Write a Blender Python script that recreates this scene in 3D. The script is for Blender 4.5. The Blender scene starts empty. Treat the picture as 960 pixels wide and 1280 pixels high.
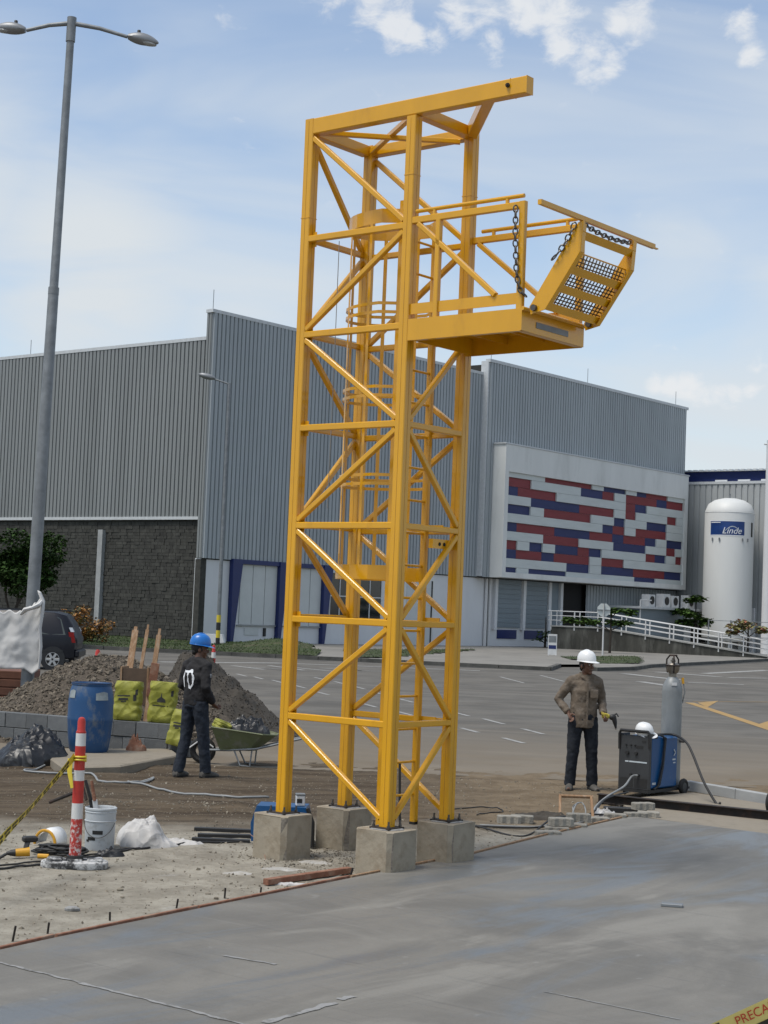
import bpy, bmesh, math, random
from mathutils import Vector, Matrix, noise
R = math.radians
random.seed(7)
scene = bpy.context.scene
col = scene.collection

# ------------------------------------------------------------------ camera
FPX, PITCH, ROLL, CAMH = 2070.0, 0.058, 0.040, 2.3
_F = Vector((0, math.cos(PITCH), math.sin(PITCH)))
_R0 = Vector((1, 0, 0)); _U0 = Vector((0, -math.sin(PITCH), math.cos(PITCH)))
_R = math.cos(ROLL)*_R0 + math.sin(ROLL)*_U0
_U = -math.sin(ROLL)*_R0 + math.cos(ROLL)*_U0
cam_data = bpy.data.cameras.new('camera')
cam = bpy.data.objects.new('camera', cam_data)
col.objects.link(cam)
cam.matrix_world = Matrix(((_R.x, _U.x, -_F.x, 0), (_R.y, _U.y, -_F.y, 0), (_R.z, _U.z, -_F.z, CAMH), (0, 0, 0, 1)))
cam_data.sensor_fit = 'VERTICAL'; cam_data.sensor_height = 24.0
cam_data.lens = FPX/1280*24.0
cam_data.clip_start = .1; cam_data.clip_end = 6000
scene.camera = cam
scene.render.resolution_x, scene.render.resolution_y = 768, 1024
CO = Vector((0, 0, CAMH))

def ray(x, y): return _F + (x-480)/FPX*_R - (y-640)/FPX*_U
def G(x, y, z=0.0):                      # photo pixel -> point on the level z
    d = ray(x, y); return CO + d*((z-CAMH)/d.z)
def A(x, y, D):                          # photo pixel -> point at known distance D (metres north)
    d = ray(x, y); return CO + d*(D/d.y)

# ------------------------------------------------------------------ world, sun, exposure
SUN_EL, SUN_AZ = R(64), R(-122)           # azimuth measured from +y towards +x
world = bpy.data.worlds.new('World'); scene.world = world; world.use_nodes = True
nt = world.node_tree; nt.nodes.clear()
def wn(t, **k):
    n = nt.nodes.new(t)
    for a, b in k.items(): setattr(n, a, b)
    return n
wo = wn('ShaderNodeOutputWorld'); bg = wn('ShaderNodeBackground'); bg.inputs['Strength'].default_value = .10
sky = wn('ShaderNodeTexSky', sky_type='NISHITA', sun_disc=False, sun_elevation=SUN_EL, sun_rotation=SUN_AZ, air_density=1.0, dust_density=.8, ozone_density=1.0)
tc = wn('ShaderNodeTexCoord')
def wmath(op, a, b=None, clamp=False):
    n = wn('ShaderNodeMath', operation=op, use_clamp=clamp)
    for i, v in enumerate((a, b)):
        if v is None: continue
        if isinstance(v, (int, float)): n.inputs[i].default_value = v
        else: nt.links.new(v, n.inputs[i])
    return n.outputs[0]
def wnoise(scale, vscale, detail, rough, dist, off=(0, 0, 0)):
    m = wn('ShaderNodeMapping'); m.inputs['Scale'].default_value = vscale; m.inputs['Location'].default_value = off
    nt.links.new(tc.outputs['Generated'], m.inputs['Vector'])
    n = wn('ShaderNodeTexNoise'); n.inputs['Scale'].default_value = scale; n.inputs['Detail'].default_value = detail
    n.inputs['Roughness'].default_value = rough; n.inputs['Distortion'].default_value = dist
    nt.links.new(m.outputs[0], n.inputs['Vector']); return n.outputs['Fac']
def wramp(v, a, b, lo=0., hi=1., smooth=True):
    n = wn('ShaderNodeMapRange', interpolation_type='SMOOTHSTEP' if smooth else 'LINEAR')
    n.inputs['From Min'].default_value = a; n.inputs['From Max'].default_value = b
    n.inputs['To Min'].default_value = lo; n.inputs['To Max'].default_value = hi
    nt.links.new(v, n.inputs['Value']); return n.outputs['Result']
cirrus = wramp(wnoise(2.2, (1, 1, 4.2), 5, .5, .8, (.35, .1, .9)), .32, .72, .12, .90)
sz_ = wn('ShaderNodeSeparateXYZ'); nt.links.new(tc.outputs['Generated'], sz_.inputs[0])
cirrus = wmath('MAXIMUM', cirrus, wramp(sz_.outputs['Z'], 0.0, .30, .62, .10))
# cumulus: soft blobs of cloud broken up by fine noise, plus a thin scatter over the whole sky
puff = None
for (px, py, rad) in [(420, -4, .022), (455, 12, .026), (490, 32, .024), (520, 46, .016), (545, 42, .014), (570, 14, .026), (610, 4, .030), (650, 10, .028), (690, 4, .026), (690, 20, .018),
                      (612, 48, .016), (705, 64, .022), (735, 78, .026), (760, 80, .016), (800, 22, .022), (775, 28, .014), (925, 33, .014), (938, 72, .012), (818, 479, .010), (838, 481, .012), (858, 484, .014), (878, 486, .015), (898, 488, .014), (918, 487, .012), (934, 485, .009), (945, 456, .012)]:
    d = ray(px, py).normalized()
    vm = wn('ShaderNodeVectorMath', operation='DISTANCE'); nt.links.new(tc.outputs['Generated'], vm.inputs[0]); vm.inputs[1].default_value = d
    b = wramp(vm.outputs['Value'], 0, rad*1.28, 1, 0)
    puff = b if puff is None else wmath('MAXIMUM', puff, b)
fine = wnoise(38, (1, 1, 1.7), 8, .62, .3)
scatter = wramp(wnoise(7.5, (1, 1, 2.2), 3, .5, .2, (3.1, 1.7, .4)), .66, .80, 0, .7)
puff = wmath('MAXIMUM', puff, scatter)
cum = wramp(wmath('ADD', puff, wmath('MULTIPLY', wmath('SUBTRACT', fine, .5), 2.8)), .36, 1.25)
cum = wmath('MULTIPLY', cum, .85)
veil = None                                                  # broad thin veils of high cloud
soft = wramp(wnoise(4.0, (1, 1, 4.0), 5, .55, .5, (1.7, .2, .3)), .30, .66)
for (px, py, rad, k) in [(110, 350, .16, .95), (-150, 250, .22, .9), (300, 420, .12, .8), (860, 262, .10, .85), (1020, 280, .12, .85), (60, 210, .09, .6), (-500, 330, .25, .7), (1500, 330, .25, .6), (520, 250, .10, .4)]:
    d = ray(px, py).normalized(); vm = wn('ShaderNodeVectorMath', operation='DISTANCE'); nt.links.new(tc.outputs['Generated'], vm.inputs[0]); vm.inputs[1].default_value = d
    b = wramp(vm.outputs['Value'], 0, rad, k, 0); veil = b if veil is None else wmath('MAXIMUM', veil, b)
cirrus = wmath('MAXIMUM', cirrus, wmath('MULTIPLY', veil, wmath('ADD', wmath('MULTIPLY', soft, .75), .45)), True)
m1 = wn('ShaderNodeMix', data_type='RGBA'); nt.links.new(cirrus, m1.inputs['Factor']); nt.links.new(sky.outputs[0], m1.inputs['A']); m1.inputs['B'].default_value = (4.25, 4.55, 4.8, 1)
m2 = wn('ShaderNodeMix', data_type='RGBA'); nt.links.new(cum, m2.inputs['Factor']); nt.links.new(m1.outputs['Result'], m2.inputs['A']); m2.inputs['B'].default_value = (5.0, 5.1, 5.2, 1)
nt.links.new(m2.outputs['Result'], bg.inputs['Color']); nt.links.new(bg.outputs[0], wo.inputs['Surface'])
sl = bpy.data.lights.new('sun', 'SUN'); sl.energy = 1.9; sl.angle = R(22); sl.color = (1, .95, .87)
sun = bpy.data.objects.new('sun', sl); col.objects.link(sun)
sdir = Vector((math.sin(SUN_AZ)*math.cos(SUN_EL), math.cos(SUN_AZ)*math.cos(SUN_EL), math.sin(SUN_EL)))
sun.rotation_euler = sdir.to_track_quat('Z', 'Y').to_euler()
vs = scene.view_settings; vs.view_transform = 'Standard'; vs.look = 'None'; vs.gamma = 1; vs.exposure = 0.72; vs.use_curve_mapping = False

# ------------------------------------------------------------------ helpers
class MB:
    def __init__(s): s.v = []; s.f = []
    def add(s, vs, fs):
        o = len(s.v); s.v += [tuple(v) for v in vs]; s.f += [tuple(i+o for i in f) for f in fs]; return s
    def box(s, x0, x1, y0, y1, z0, z1):
        return s.add([(x0,y0,z0),(x1,y0,z0),(x1,y1,z0),(x0,y1,z0),(x0,y0,z1),(x1,y0,z1),(x1,y1,z1),(x0,y1,z1)],
                     [(0,3,2,1),(4,5,6,7),(0,1,5,4),(1,2,6,5),(2,3,7,6),(3,0,4,7)])
    def cbox(s, c, sx, sy, sz, ch=.0, rz=0.0, tilt=None):    # chamfered box about its centre
        M = Matrix.Rotation(rz, 3, 'Z')
        if tilt is not None: M = M @ tilt
        c = Vector(c)
        if ch <= 0:
            b = MB().box(-sx/2, sx/2, -sy/2, sy/2, -sz/2, sz/2)
            return s.add([c+M@Vector(p) for p in b.v], b.f)
        rings = []
        for (z, i) in ((-sz/2, ch), (-sz/2+ch, 0), (sz/2-ch, 0), (sz/2, ch)):
            hx, hy = sx/2-i, sy/2-i; k = ch*.9
            rings.append([(hx-k,-hy,z),(hx,-hy+k,z),(hx,hy-k,z),(hx-k,hy,z),(-hx+k,hy,z),(-hx,hy-k,z),(-hx,-hy+k,z),(-hx+k,-hy,z)])
        return s.rings([[c+M@Vector(p) for p in r] for r in rings])
    def rings(s, rs, caps=True):
        n = len(rs[0]); vs = [p for r in rs for p in r]; fs = []
        for j in range(len(rs)-1):
            for i in range(n):
                fs.append((j*n+i, j*n+(i+1)%n, (j+1)*n+(i+1)%n, (j+1)*n+i))
        if caps: fs.append(tuple(range(n-1, -1, -1))); fs.append(tuple(range((len(rs)-1)*n, len(rs)*n)))
        return s.add(vs, fs)
    def beam(s, p0, p1, w, h, up=(0, 0, 1), ch=.006):        # rectangular bar with chamfered edges; h along up
        p0, p1 = Vector(p0), Vector(p1); d = (p1-p0).normalized(); up = Vector(up)
        a = d.cross(up)
        if a.length < 1e-4: a = d.cross(Vector((1, 0, 0)))
        a.normalize(); b = a.cross(d).normalized()
        x, y = w/2, h/2; c = min(ch, x*.45, y*.45)
        prof = [(-x+c,-y),(x-c,-y),(x,-y+c),(x,y-c),(x-c,y),(-x+c,y),(-x,y-c),(-x,-y+c)]
        return s.rings([[p+a*i+b*j for i, j in prof] for p in (p0, p1)])
    def angle(s, p0, p1, w, t, n1, n2):                      # steel angle: flanges along n1 and n2 from the heel line
        n1, n2 = Vector(n1), Vector(n2)
        prof = [(0,0),(w,0),(w,t),(t,t),(t,w),(0,w)]
        return s.rings([[Vector(p)+n1*i+n2*j for i, j in prof] for p in (p0, p1)])
    def tube(s, pts, r, n=8, caps=True, flat=1.0):
        pts = [Vector(p) for p in pts]; rs = []
        prev = None
        for i, p in enumerate(pts):
            d = (pts[min(i+1, len(pts)-1)]-pts[max(i-1, 0)])
            if d.length < 1e-7: d = Vector((0, 0, 1))
            d.normalize()
            if prev is None:
                a = d.cross(Vector((0, 0, 1)))
                if a.length < 1e-3: a = d.cross(Vector((0, 1, 0)))
            else: a = prev - d*prev.dot(d)
            a.normalize(); prev = a; b = d.cross(a)
            rr = r[i] if isinstance(r, (list, tuple)) else r
            if isinstance(rr, (list, tuple)): ra, rb = rr
            else: ra, rb = rr, rr*flat
            rs.append([p+a*ra*math.cos(2*math.pi*k/n)+b*rb*math.sin(2*math.pi*k/n) for k in range(n)])
        return s.rings(rs, caps)
    def lathe(s, prof, n=24, c=(0, 0, 0), caps=True, M=None):
        c = Vector(c); M = M or Matrix.Identity(3)
        return s.rings([[c+M@Vector((r*math.cos(2*math.pi*k/n), r*math.sin(2*math.pi*k/n), z)) for k in range(n)] for r, z in prof], caps)
    def extrude(s, poly, vec):
        vec = Vector(vec); poly = [Vector(p) for p in poly]
        return s.rings([poly, [p+vec for p in poly]])
    def ell(s, c, rx, ry, rz, n=16, m=10, M=None):
        prof = [(max(1e-3, math.sin(math.pi*i/m)), -math.cos(math.pi*i/m)) for i in range(m+1)]
        M = M or Matrix.Identity(3); c = Vector(c)
        return s.rings([[c+M@Vector((rx*r*math.cos(2*math.pi*k/n), ry*r*math.sin(2*math.pi*k/n), rz*z)) for k in range(n)] for r, z in prof])
    def torus(s, c, R_, r, M=None, n=16, m=6, sx=1.0):
        M = M or Matrix.Identity(3); c = Vector(c); vs = []; fs = []
        for i in range(n):
            t = 2*math.pi*i/n
            for j in range(m):
                q = 2*math.pi*j/m
                vs.append(c+M@Vector(((R_*sx+r*math.cos(q))*math.cos(t) if sx == 1 else R_*sx*math.cos(t)+r*math.cos(q)*math.cos(t), (R_+r*math.cos(q))*math.sin(t), r*math.sin(q))))
                fs.append((i*m+j, ((i+1)%n)*m+j, ((i+1)%n)*m+(j+1)%m, i*m+(j+1)%m))
        return s.add(vs, fs)
    def quad(s, *p): return s.add(p, [tuple(range(len(p)))])
    def mesh(s, name, smooth=False, recalc=True, sharp=35):
        me = bpy.data.meshes.new(name); me.from_pydata(s.v, [], s.f)
        if recalc:
            bm = bmesh.new(); bm.from_mesh(me); bmesh.ops.recalc_face_normals(bm, faces=bm.faces); bm.to_mesh(me); bm.free()
        if smooth:
            me.polygons.foreach_set('use_smooth', [True]*len(me.polygons))
            if sharp < 180: me.set_sharp_from_angle(angle=R(sharp))
        me.update(); return me
    def build(s, name, mat, parent=None, smooth=False, recalc=True, sharp=35):
        return link(name, s.mesh(name, smooth, recalc, sharp), mat, parent)
def link(name, me, mat, parent=None):
    if mat is not None and not me.materials: me.materials.append(mat)
    o = bpy.data.objects.new(name, me); col.objects.link(o)
    if parent is not None: o.parent = parent
    return o
def tag(o, label=None, cat=None, group=None, kind=None):
    if label: o['label'] = label
    if cat: o['category'] = cat
    if group: o['group'] = group
    if kind: o['kind'] = kind
    return o
def thing(name, label, cat, loc=(0, 0, 0), rz=0.0, group=None):
    o = bpy.data.objects.new(name, None); col.objects.link(o); o.empty_display_size = .2
    o.location = loc; o.rotation_euler = (0, 0, rz); return tag(o, label, cat, group)
def struct(name, mb, mat, smooth=False):
    return tag(mb.build(name, mat, smooth=smooth), kind='structure')
def centred(o):                                              # move the origin of a top-level mesh to its base
    vs = [v.co for v in o.data.vertices]
    c = Vector(((min(v.x for v in vs)+max(v.x for v in vs))/2, (min(v.y for v in vs)+max(v.y for v in vs))/2, min(v.z for v in vs)))
    o.data.transform(Matrix.Translation(-c)); o.location = c; return o
def copy_tree(o, parent=None):
    c = o.copy(); col.objects.link(c); c.parent = parent
    for ch in list(o.children): copy_tree(ch, c)
    return c
def fbm(x, y, z=0.0, s=1.0, oct=4): return noise.fractal(Vector((x*s, y*s, z*s)), 1.0, 2.0, oct)
def text_mesh(body, size, extrude=.0, shear=0.0):
    cu = bpy.data.curves.new('lettering', 'FONT'); cu.body = body; cu.size = size; cu.extrude = extrude; cu.shear = shear
    cu.align_x = 'CENTER'; cu.align_y = 'CENTER'
    o = bpy.data.objects.new('lettering', cu); col.objects.link(o)
    bpy.context.view_layer.update()
    me = bpy.data.meshes.new_from_object(o.evaluated_get(bpy.context.evaluated_depsgraph_get()))
    bpy.data.objects.remove(o); bpy.data.curves.remove(cu); return me

# ------------------------------------------------------------------ materials
def mat(name, c, rough=.6, metal=0.0, var=.12, scale=6.0, bump=0.0, bscale=60.0, dirt=None, dscale=4.0, dlo=.5, dhi=.7, island=0.0, objr=0.0, c2=None, spec=.5, stretch=(1,1,1), rot=(0,0,0), coat=0.0, trans=0.0, crease=0.0):
    m = bpy.data.materials.new(name); m.use_nodes = True; t = m.node_tree; N = t.nodes; L = t.links
    p = N['Principled BSDF']; p.inputs['Roughness'].default_value = rough; p.inputs['Metallic'].default_value = metal
    p.inputs['Specular IOR Level'].default_value = spec
    if coat: p.inputs['Coat Weight'].default_value = coat; p.inputs['Coat Roughness'].default_value = .08
    if trans: p.inputs['Transmission Weight'].default_value = trans
    co = N.new('ShaderNodeTexCoord'); mp = N.new('ShaderNodeMapping'); L.new(co.outputs['Object'], mp.inputs[0])
    mp.inputs['Scale'].default_value = stretch; mp.inputs['Rotation'].default_value = rot
    nz = N.new('ShaderNodeTexNoise'); nz.inputs['Scale'].default_value = scale; nz.inputs['Detail'].default_value = 6; nz.inputs['Roughness'].default_value = .6
    L.new(mp.outputs[0], nz.inputs['Vector'])
    mx = N.new('ShaderNodeMix'); mx.data_type = 'RGBA'
    mr = N.new('ShaderNodeMapRange'); mr.inputs['From Min'].default_value = .3; mr.inputs['From Max'].default_value = .7
    L.new(nz.outputs['Fac'], mr.inputs['Value']); L.new(mr.outputs['Result'], mx.inputs['Factor'])
    a = c2 if c2 else tuple(x*(1-var) for x in c); b = c if c2 else tuple(min(1, x*(1+var)) for x in c)
    mx.inputs['A'].default_value = (*a, 1); mx.inputs['B'].default_value = (*b, 1)
    out = mx.outputs['Result']
    if island or objr:
        g = N.new('ShaderNodeNewGeometry') if island else N.new('ShaderNodeObjectInfo')
        hv = N.new('ShaderNodeHueSaturation'); r2 = N.new('ShaderNodeMapRange'); k = island or objr
        r2.inputs['To Min'].default_value = 1-k; r2.inputs['To Max'].default_value = 1+k
        L.new(g.outputs['Random Per Island'] if island else g.outputs['Random'], r2.inputs['Value'])
        L.new(r2.outputs['Result'], hv.inputs['Value']); L.new(out, hv.inputs['Color']); out = hv.outputs['Color']
    if dirt:
        dn = N.new('ShaderNodeTexNoise'); dn.inputs['Scale'].default_value = dscale; dn.inputs['Detail'].default_value = 8; dn.inputs['Roughness'].default_value = .68
        L.new(mp.outputs[0], dn.inputs['Vector'])
        dr = N.new('ShaderNodeMapRange'); dr.inputs['From Min'].default_value = dlo; dr.inputs['From Max'].default_value = dhi
        L.new(dn.outputs['Fac'], dr.inputs['Value'])
        m3 = N.new('ShaderNodeMix'); m3.data_type = 'RGBA'; L.new(dr.outputs['Result'], m3.inputs['Factor']); L.new(out, m3.inputs['A']); m3.inputs['B'].default_value = (*dirt, 1)
        out = m3.outputs['Result']
    L.new(out, p.inputs['Base Color'])
    if crease:
        wn_ = N.new('ShaderNodeTexNoise'); wn_.inputs['Scale'].default_value = crease*.6; L.new(mp.outputs[0], wn_.inputs['Vector'])
        wm = N.new('ShaderNodeMix'); wm.data_type = 'RGBA'; wm.inputs['Factor'].default_value = .35; L.new(mp.outputs[0], wm.inputs['A']); L.new(wn_.outputs['Color'], wm.inputs['B'])
        vo = N.new('ShaderNodeTexVoronoi'); vo.inputs['Scale'].default_value = crease; L.new(wm.outputs['Result'], vo.inputs['Vector'])
        v2_ = N.new('ShaderNodeTexVoronoi'); v2_.inputs['Scale'].default_value = crease*2.7; L.new(wm.outputs['Result'], v2_.inputs['Vector'])
        ad = N.new('ShaderNodeMath'); ad.operation = 'MULTIPLY_ADD'; L.new(v2_.outputs['Distance'], ad.inputs[0]); ad.inputs[1].default_value = .4; L.new(vo.outputs['Distance'], ad.inputs[2])
        bu = N.new('ShaderNodeBump'); bu.inputs['Strength'].default_value = .9; bu.inputs['Distance'].default_value = .26/crease
        L.new(ad.outputs[0], bu.inputs['Height']); L.new(bu.outputs[0], p.inputs['Normal'])
    elif bump:
        bn = N.new('ShaderNodeTexNoise'); bn.inputs['Scale'].default_value = bscale; bn.inputs['Detail'].default_value = 5
        L.new(mp.outputs[0], bn.inputs['Vector'])
        bu = N.new('ShaderNodeBump'); bu.inputs['Strength'].default_value = min(1, bump); bu.inputs['Distance'].default_value = .02
        L.new(bn.outputs['Fac'], bu.inputs['Height']); L.new(bu.outputs[0], p.inputs['Normal'])
    m['p'] = 1
    return m
M = {}
M['yellow'] = mat('yellow_paint', (.63, .315, .006), .27, var=.07, scale=3, bump=.06, bscale=25, dirt=(.40, .18, .015), dscale=4, dlo=.56, dhi=.95, spec=.5, coat=.25, stretch=(1, 1, .35))
M['yellow_mesh'] = mat('painted_mesh', (.10, .06, .02), .5)
M['dark_steel'] = mat('dark_rusty_steel', (.018, .014, .012), .7, .2, .4, 14, .3, dirt=(.05, .026, .016), dscale=9)
M['chain'] = mat('galvanised_chain', (.12, .11, .10), .45, .8, .3, 30)
M['block'] = mat('cast_concrete', (.31, .27, .205), .9, var=.16, scale=4, bump=.22, bscale=26, dirt=(.19, .15, .10), dscale=5, dlo=.47, dhi=.72)
M['chamfer'] = mat('stained_form_strip', (.16, .14, .115), .9, var=.3, scale=14, bump=.4, dirt=(.3, .27, .22), dscale=12)
M['galv'] = mat('weathered_galvanised_steel', (.20, .215, .225), .55, .35, .18, 5, dirt=(.12, .13, .14), dscale=3, dlo=.5, dhi=.8)
M['lampgrey'] = mat('lamp_grey', (.22, .23, .24), .45, .3, .1)
M['lampglass'] = mat('lamp_glass', (.35, .37, .38), .2)
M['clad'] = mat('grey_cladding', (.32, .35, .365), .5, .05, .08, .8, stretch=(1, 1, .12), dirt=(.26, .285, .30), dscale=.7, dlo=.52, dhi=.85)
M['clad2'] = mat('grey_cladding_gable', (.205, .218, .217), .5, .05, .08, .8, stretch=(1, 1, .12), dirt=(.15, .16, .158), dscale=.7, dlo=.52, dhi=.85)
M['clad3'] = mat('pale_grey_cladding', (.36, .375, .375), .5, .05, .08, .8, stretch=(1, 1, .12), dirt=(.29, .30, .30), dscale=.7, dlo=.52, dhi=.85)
M['flash'] = mat('pale_flashing', (.50, .52, .53), .5, .1, .1)
M['stone'] = mat('dark_rough_stone', (.038, .038, .033), .9, var=.35, scale=3, bump=.4, bscale=9, island=.22, dirt=(.07, .07, .06), dscale=2.2, dlo=.55, dhi=.8)
M['mortar'] = mat('dark_mortar', (.034, .034, .031), .95, var=.2)
M['concrete_post'] = mat('grey_concrete_post', (.30, .31, .31), .9, var=.15, scale=2, bump=.2)
M['white_wall'] = mat('white_wall_paint', (.62, .63, .64), .8, var=.05, scale=.8, dirt=(.55, .555, .55), dscale=.8, dlo=.55, dhi=.85, stretch=(1, 1, .5))
M['pale_panel'] = mat('pale_grey_panel', (.52, .54, .53), .6, var=.05, scale=1.2)
M['blue_paint'] = mat('deep_blue_paint', (.006, .017, .10), .45, var=.1)
M['mural_grey'] = mat('mural_grey', (.52, .555, .545), .65, var=.06, scale=1.5, dirt=(.44, .47, .455), dscale=1.2, dlo=.55, dhi=.8, stretch=(.4, 1, 2.5))
M['mural_red'] = mat('mural_red', (.19, .022, .028), .6, var=.12, scale=2, stretch=(.4, 1, 2.5))
M['mural_blue'] = mat('mural_blue', (.014, .024, .105), .6, var=.12, scale=2, stretch=(.4, 1, 2.5))
M['frame_grey'] = mat('light_grey_render', (.64, .65, .63), .8, var=.06, scale=.6, dirt=(.48, .49, .47), dscale=.9, dlo=.5, dhi=.85, stretch=(1, 1, .25))
M['glass'] = mat('dark_glass', (.012, .015, .018), .08, var=.2, spec=.6)
M['shutter'] = mat('grey_blue_shutter', (.17, .21, .24), .5, .1, .08, 1.0, stretch=(.2, 1, 3))
M['black'] = mat('black_void', (.006, .006, .007), .8)
M['white_metal'] = mat('white_painted_metal', (.56, .565, .56), .5, var=.06)
M['tank'] = mat('white_tank_paint', (.62, .63, .615), .5, var=.04, scale=.5, dirt=(.58, .585, .56), dscale=.6, dlo=.5, dhi=.9, stretch=(1, 1, .2))
M['label_blue'] = mat('label_blue', (.008, .04, .17), .4, var=.3, scale=.8, stretch=(1, 1, 3))
M['label_white'] = mat('label_white', (.72, .74, .76), .5, var=.02)
M['ramp_wall'] = mat('mouldy_concrete', (.05, .05, .043), .95, var=.5, scale=1.6, stretch=(1, 1, .25), dirt=(.13, .13, .115), dscale=1.4, dlo=.5, dhi=.7)
M['ramp_top'] = mat('ramp_concrete', (.30, .30, .285), .9)
M['tyre'] = mat('tyre_rubber', (.012, .012, .012), .8, var=.3, bump=.2)
M['carpaint'] = mat('dark_navy_car_paint', (.003, .004, .009), .4, .0, .05, spec=.35, coat=.08)
M['carglass'] = mat('car_glass', (.045, .055, .05), .06, var=.1, spec=.7)
M['rim'] = mat('alloy_rim', (.45, .46, .47), .35, .7, .08)
M['taillight'] = mat('tail_light', (.25, .012, .012), .2)
M['chrome'] = mat('pale_reflector', (.6, .6, .6), .25, .6)
M['plastic_trim'] = mat('black_trim', (.012, .013, .015), .5)
M['wood'] = mat('rough_timber', (.27, .16, .085), .85, var=.25, scale=6, stretch=(4, 4, .6), bump=.3, bscale=30, dirt=(.33, .26, .19), dscale=6)
M['wood_red'] = mat('reddish_form_board', (.22, .095, .055), .85, var=.3, scale=5, bump=.3, dirt=(.30, .22, .16), dscale=5, dlo=.48, dhi=.7)
M['wood_dark'] = mat('dark_plywood', (.09, .06, .04), .9, var=.3, scale=4, bump=.2)
M['cblock'] = mat('grey_cinder_block', (.115, .122, .126), .95, var=.12, scale=9, bump=.4, bscale=70, objr=.18, dirt=(.22, .21, .19), dscale=7, dlo=.6, dhi=.8)
M['pad'] = mat('old_concrete_pad', (.23, .20, .155), .95, var=.2, scale=3, bump=.4, dirt=(.16, .135, .10), dscale=3, dlo=.5, dhi=.75)
M['barrel'] = mat('blue_plastic_drum', (.010, .062, .17), .5, var=.12, scale=3, dirt=(.17, .18, .17), dscale=2.6, dlo=.55, dhi=.74, stretch=(1.6, 1.6, .8))
M['barrel_patch'] = mat('faded_drum_label', (.27, .31, .32), .8, var=.3, scale=9)
M['barrel_in'] = mat('drum_inside', (.006, .02, .06), .7)
M['bag'] = mat('lime_yellow_bag', crease=3.5, c=(.25, .25, .03), rough=.6, var=.2, scale=5, bump=.8, bscale=8, dirt=(.17, .165, .06), dscale=5, dlo=.55, dhi=.8)
M['bag_print'] = mat('bag_black_print', (.02, .02, .018), .7)
M['black_plastic'] = mat('black_plastic_sheet', crease=3.5, c=(.006, .006, .007), rough=.42, var=.3, bump=.6, bscale=16, dirt=(.12, .12, .115), dscale=5, dlo=.60, dhi=.72, spec=.6)
M['white_plastic'] = mat('white_plastic_sheet', crease=4, c=(.48, .47, .455), rough=.55, var=.06, scale=3, bump=.3, bscale=7, dirt=(.36, .345, .32), dscale=3, dlo=.5, dhi=.8)
M['white_tarp'] = mat('white_tarp', (.54, .535, .52), .7, var=.04, scale=1.5, bump=.0, bscale=4)
M['brown_box'] = mat('brown_board', (.14, .062, .04), .85, var=.2)
M['red_plastic'] = mat('red_post_plastic', (.42, .028, .02), .45, var=.15, scale=9, dirt=(.50, .36, .33), dscale=14, dlo=.62, dhi=.74)
M['red_scuffed'] = mat('paint_splashed_red', (.40, .028, .02), .5, var=.15, scale=9, dirt=(.55, .50, .48), dscale=22, dlo=.50, dhi=.58)
M['reflective'] = mat('reflective_white_band', (.58, .58, .57), .4, var=.08, scale=12)
M['rubber_base'] = mat('splashed_black_rubber', (.045, .045, .045), .8, var=.3, scale=9, dirt=(.50, .50, .49), dscale=9, dlo=.46, dhi=.58, bump=.3)
M['tape'] = mat('yellow_tape', (.62, .48, .035), .5, var=.05)
M['tape_pale'] = mat('pale_yellow_tape', (.60, .50, .16), .5, var=.05)
M['tape_black'] = mat('tape_black_print', (.02, .018, .01), .6)
M['tape_red'] = mat('tape_red_print', (.45, .035, .015), .6)
M['bucket'] = mat('white_paint_bucket', (.44, .47, .49), .5, var=.05, dirt=(.30, .31, .31), dscale=9, dlo=.56, dhi=.7)
M['bucket_in'] = mat('bucket_inside', (.10, .10, .10), .7)
M['cable'] = mat('black_cable', (.016, .016, .016), .6)
M['hose'] = mat('grey_hose', (.24, .25, .25), .5)
M['tool_yellow'] = mat('tool_yellow', (.55, .28, .015), .45)
M['tool_black'] = mat('tool_black', (.015, .015, .015), .55)
M['blue_box'] = mat('blue_machine_paint', (.004, .068, .20), .34, var=.08, scale=3, dirt=(.05, .10, .18), dscale=6, dlo=.6, dhi=.8)
M['machine_black'] = mat('black_machine_panel', (.032, .034, .036), .5, var=.15, scale=6, dirt=(.10, .10, .10), dscale=7, dlo=.6, dhi=.85)
M['decal'] = mat('pale_decal', (.45, .50, .53), .5)
M['cylinder'] = mat('grey_gas_cylinder', (.19, .205, .21), .5, .15, .15, 5, dirt=(.27, .28, .28), dscale=6, dlo=.5, dhi=.75, stretch=(1, 1, .4))
M['brass'] = mat('dull_brass', (.22, .20, .17), .45, .7)
M['helmet_white'] = mat('white_hard_hat', (.70, .71, .71), .32, var=.03)
M['helmet_blue'] = mat('blue_hard_hat', (.012, .14, .46), .3, var=.06)
M['skin'] = mat('weathered_skin', (.115, .055, .034), .55, var=.15, scale=20)
M['hair'] = mat('black_hair', (.01, .009, .008), .7)
M['shirt_brown'] = mat('brown_work_shirt', (.125, .098, .072), .9, var=.25, scale=7, bump=.7, bscale=14, dirt=(.20, .17, .14), dscale=9, dlo=.5, dhi=.75)
M['shirt_black'] = mat('black_sports_shirt', (.009, .0085, .010), .85, var=.3, scale=9, bump=.5, bscale=13, dirt=(.03, .028, .03), dscale=5, dlo=.55, dhi=.75)
M['denim'] = mat('dark_denim', (.009, .014, .024), .9, var=.3, scale=9, bump=.6, bscale=14, dirt=(.022, .03, .042), dscale=6, dlo=.5, dhi=.75)
M['denim2'] = mat('black_denim', (.007, .010, .016), .9, var=.3, scale=9, bump=.6, bscale=14)
M['boot'] = mat('dusty_boot', (.075, .07, .062), .8, var=.35, scale=14, bump=.3)
M['glove'] = mat('yellow_glove', (.42, .34, .05), .8, var=.2, scale=20)
M['kerb'] = mat('kerb_concrete', (.085, .083, .075), .95, var=.3, scale=2, bump=.2, dirt=(.04, .04, .036), dscale=1.2, dlo=.5, dhi=.75)
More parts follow.
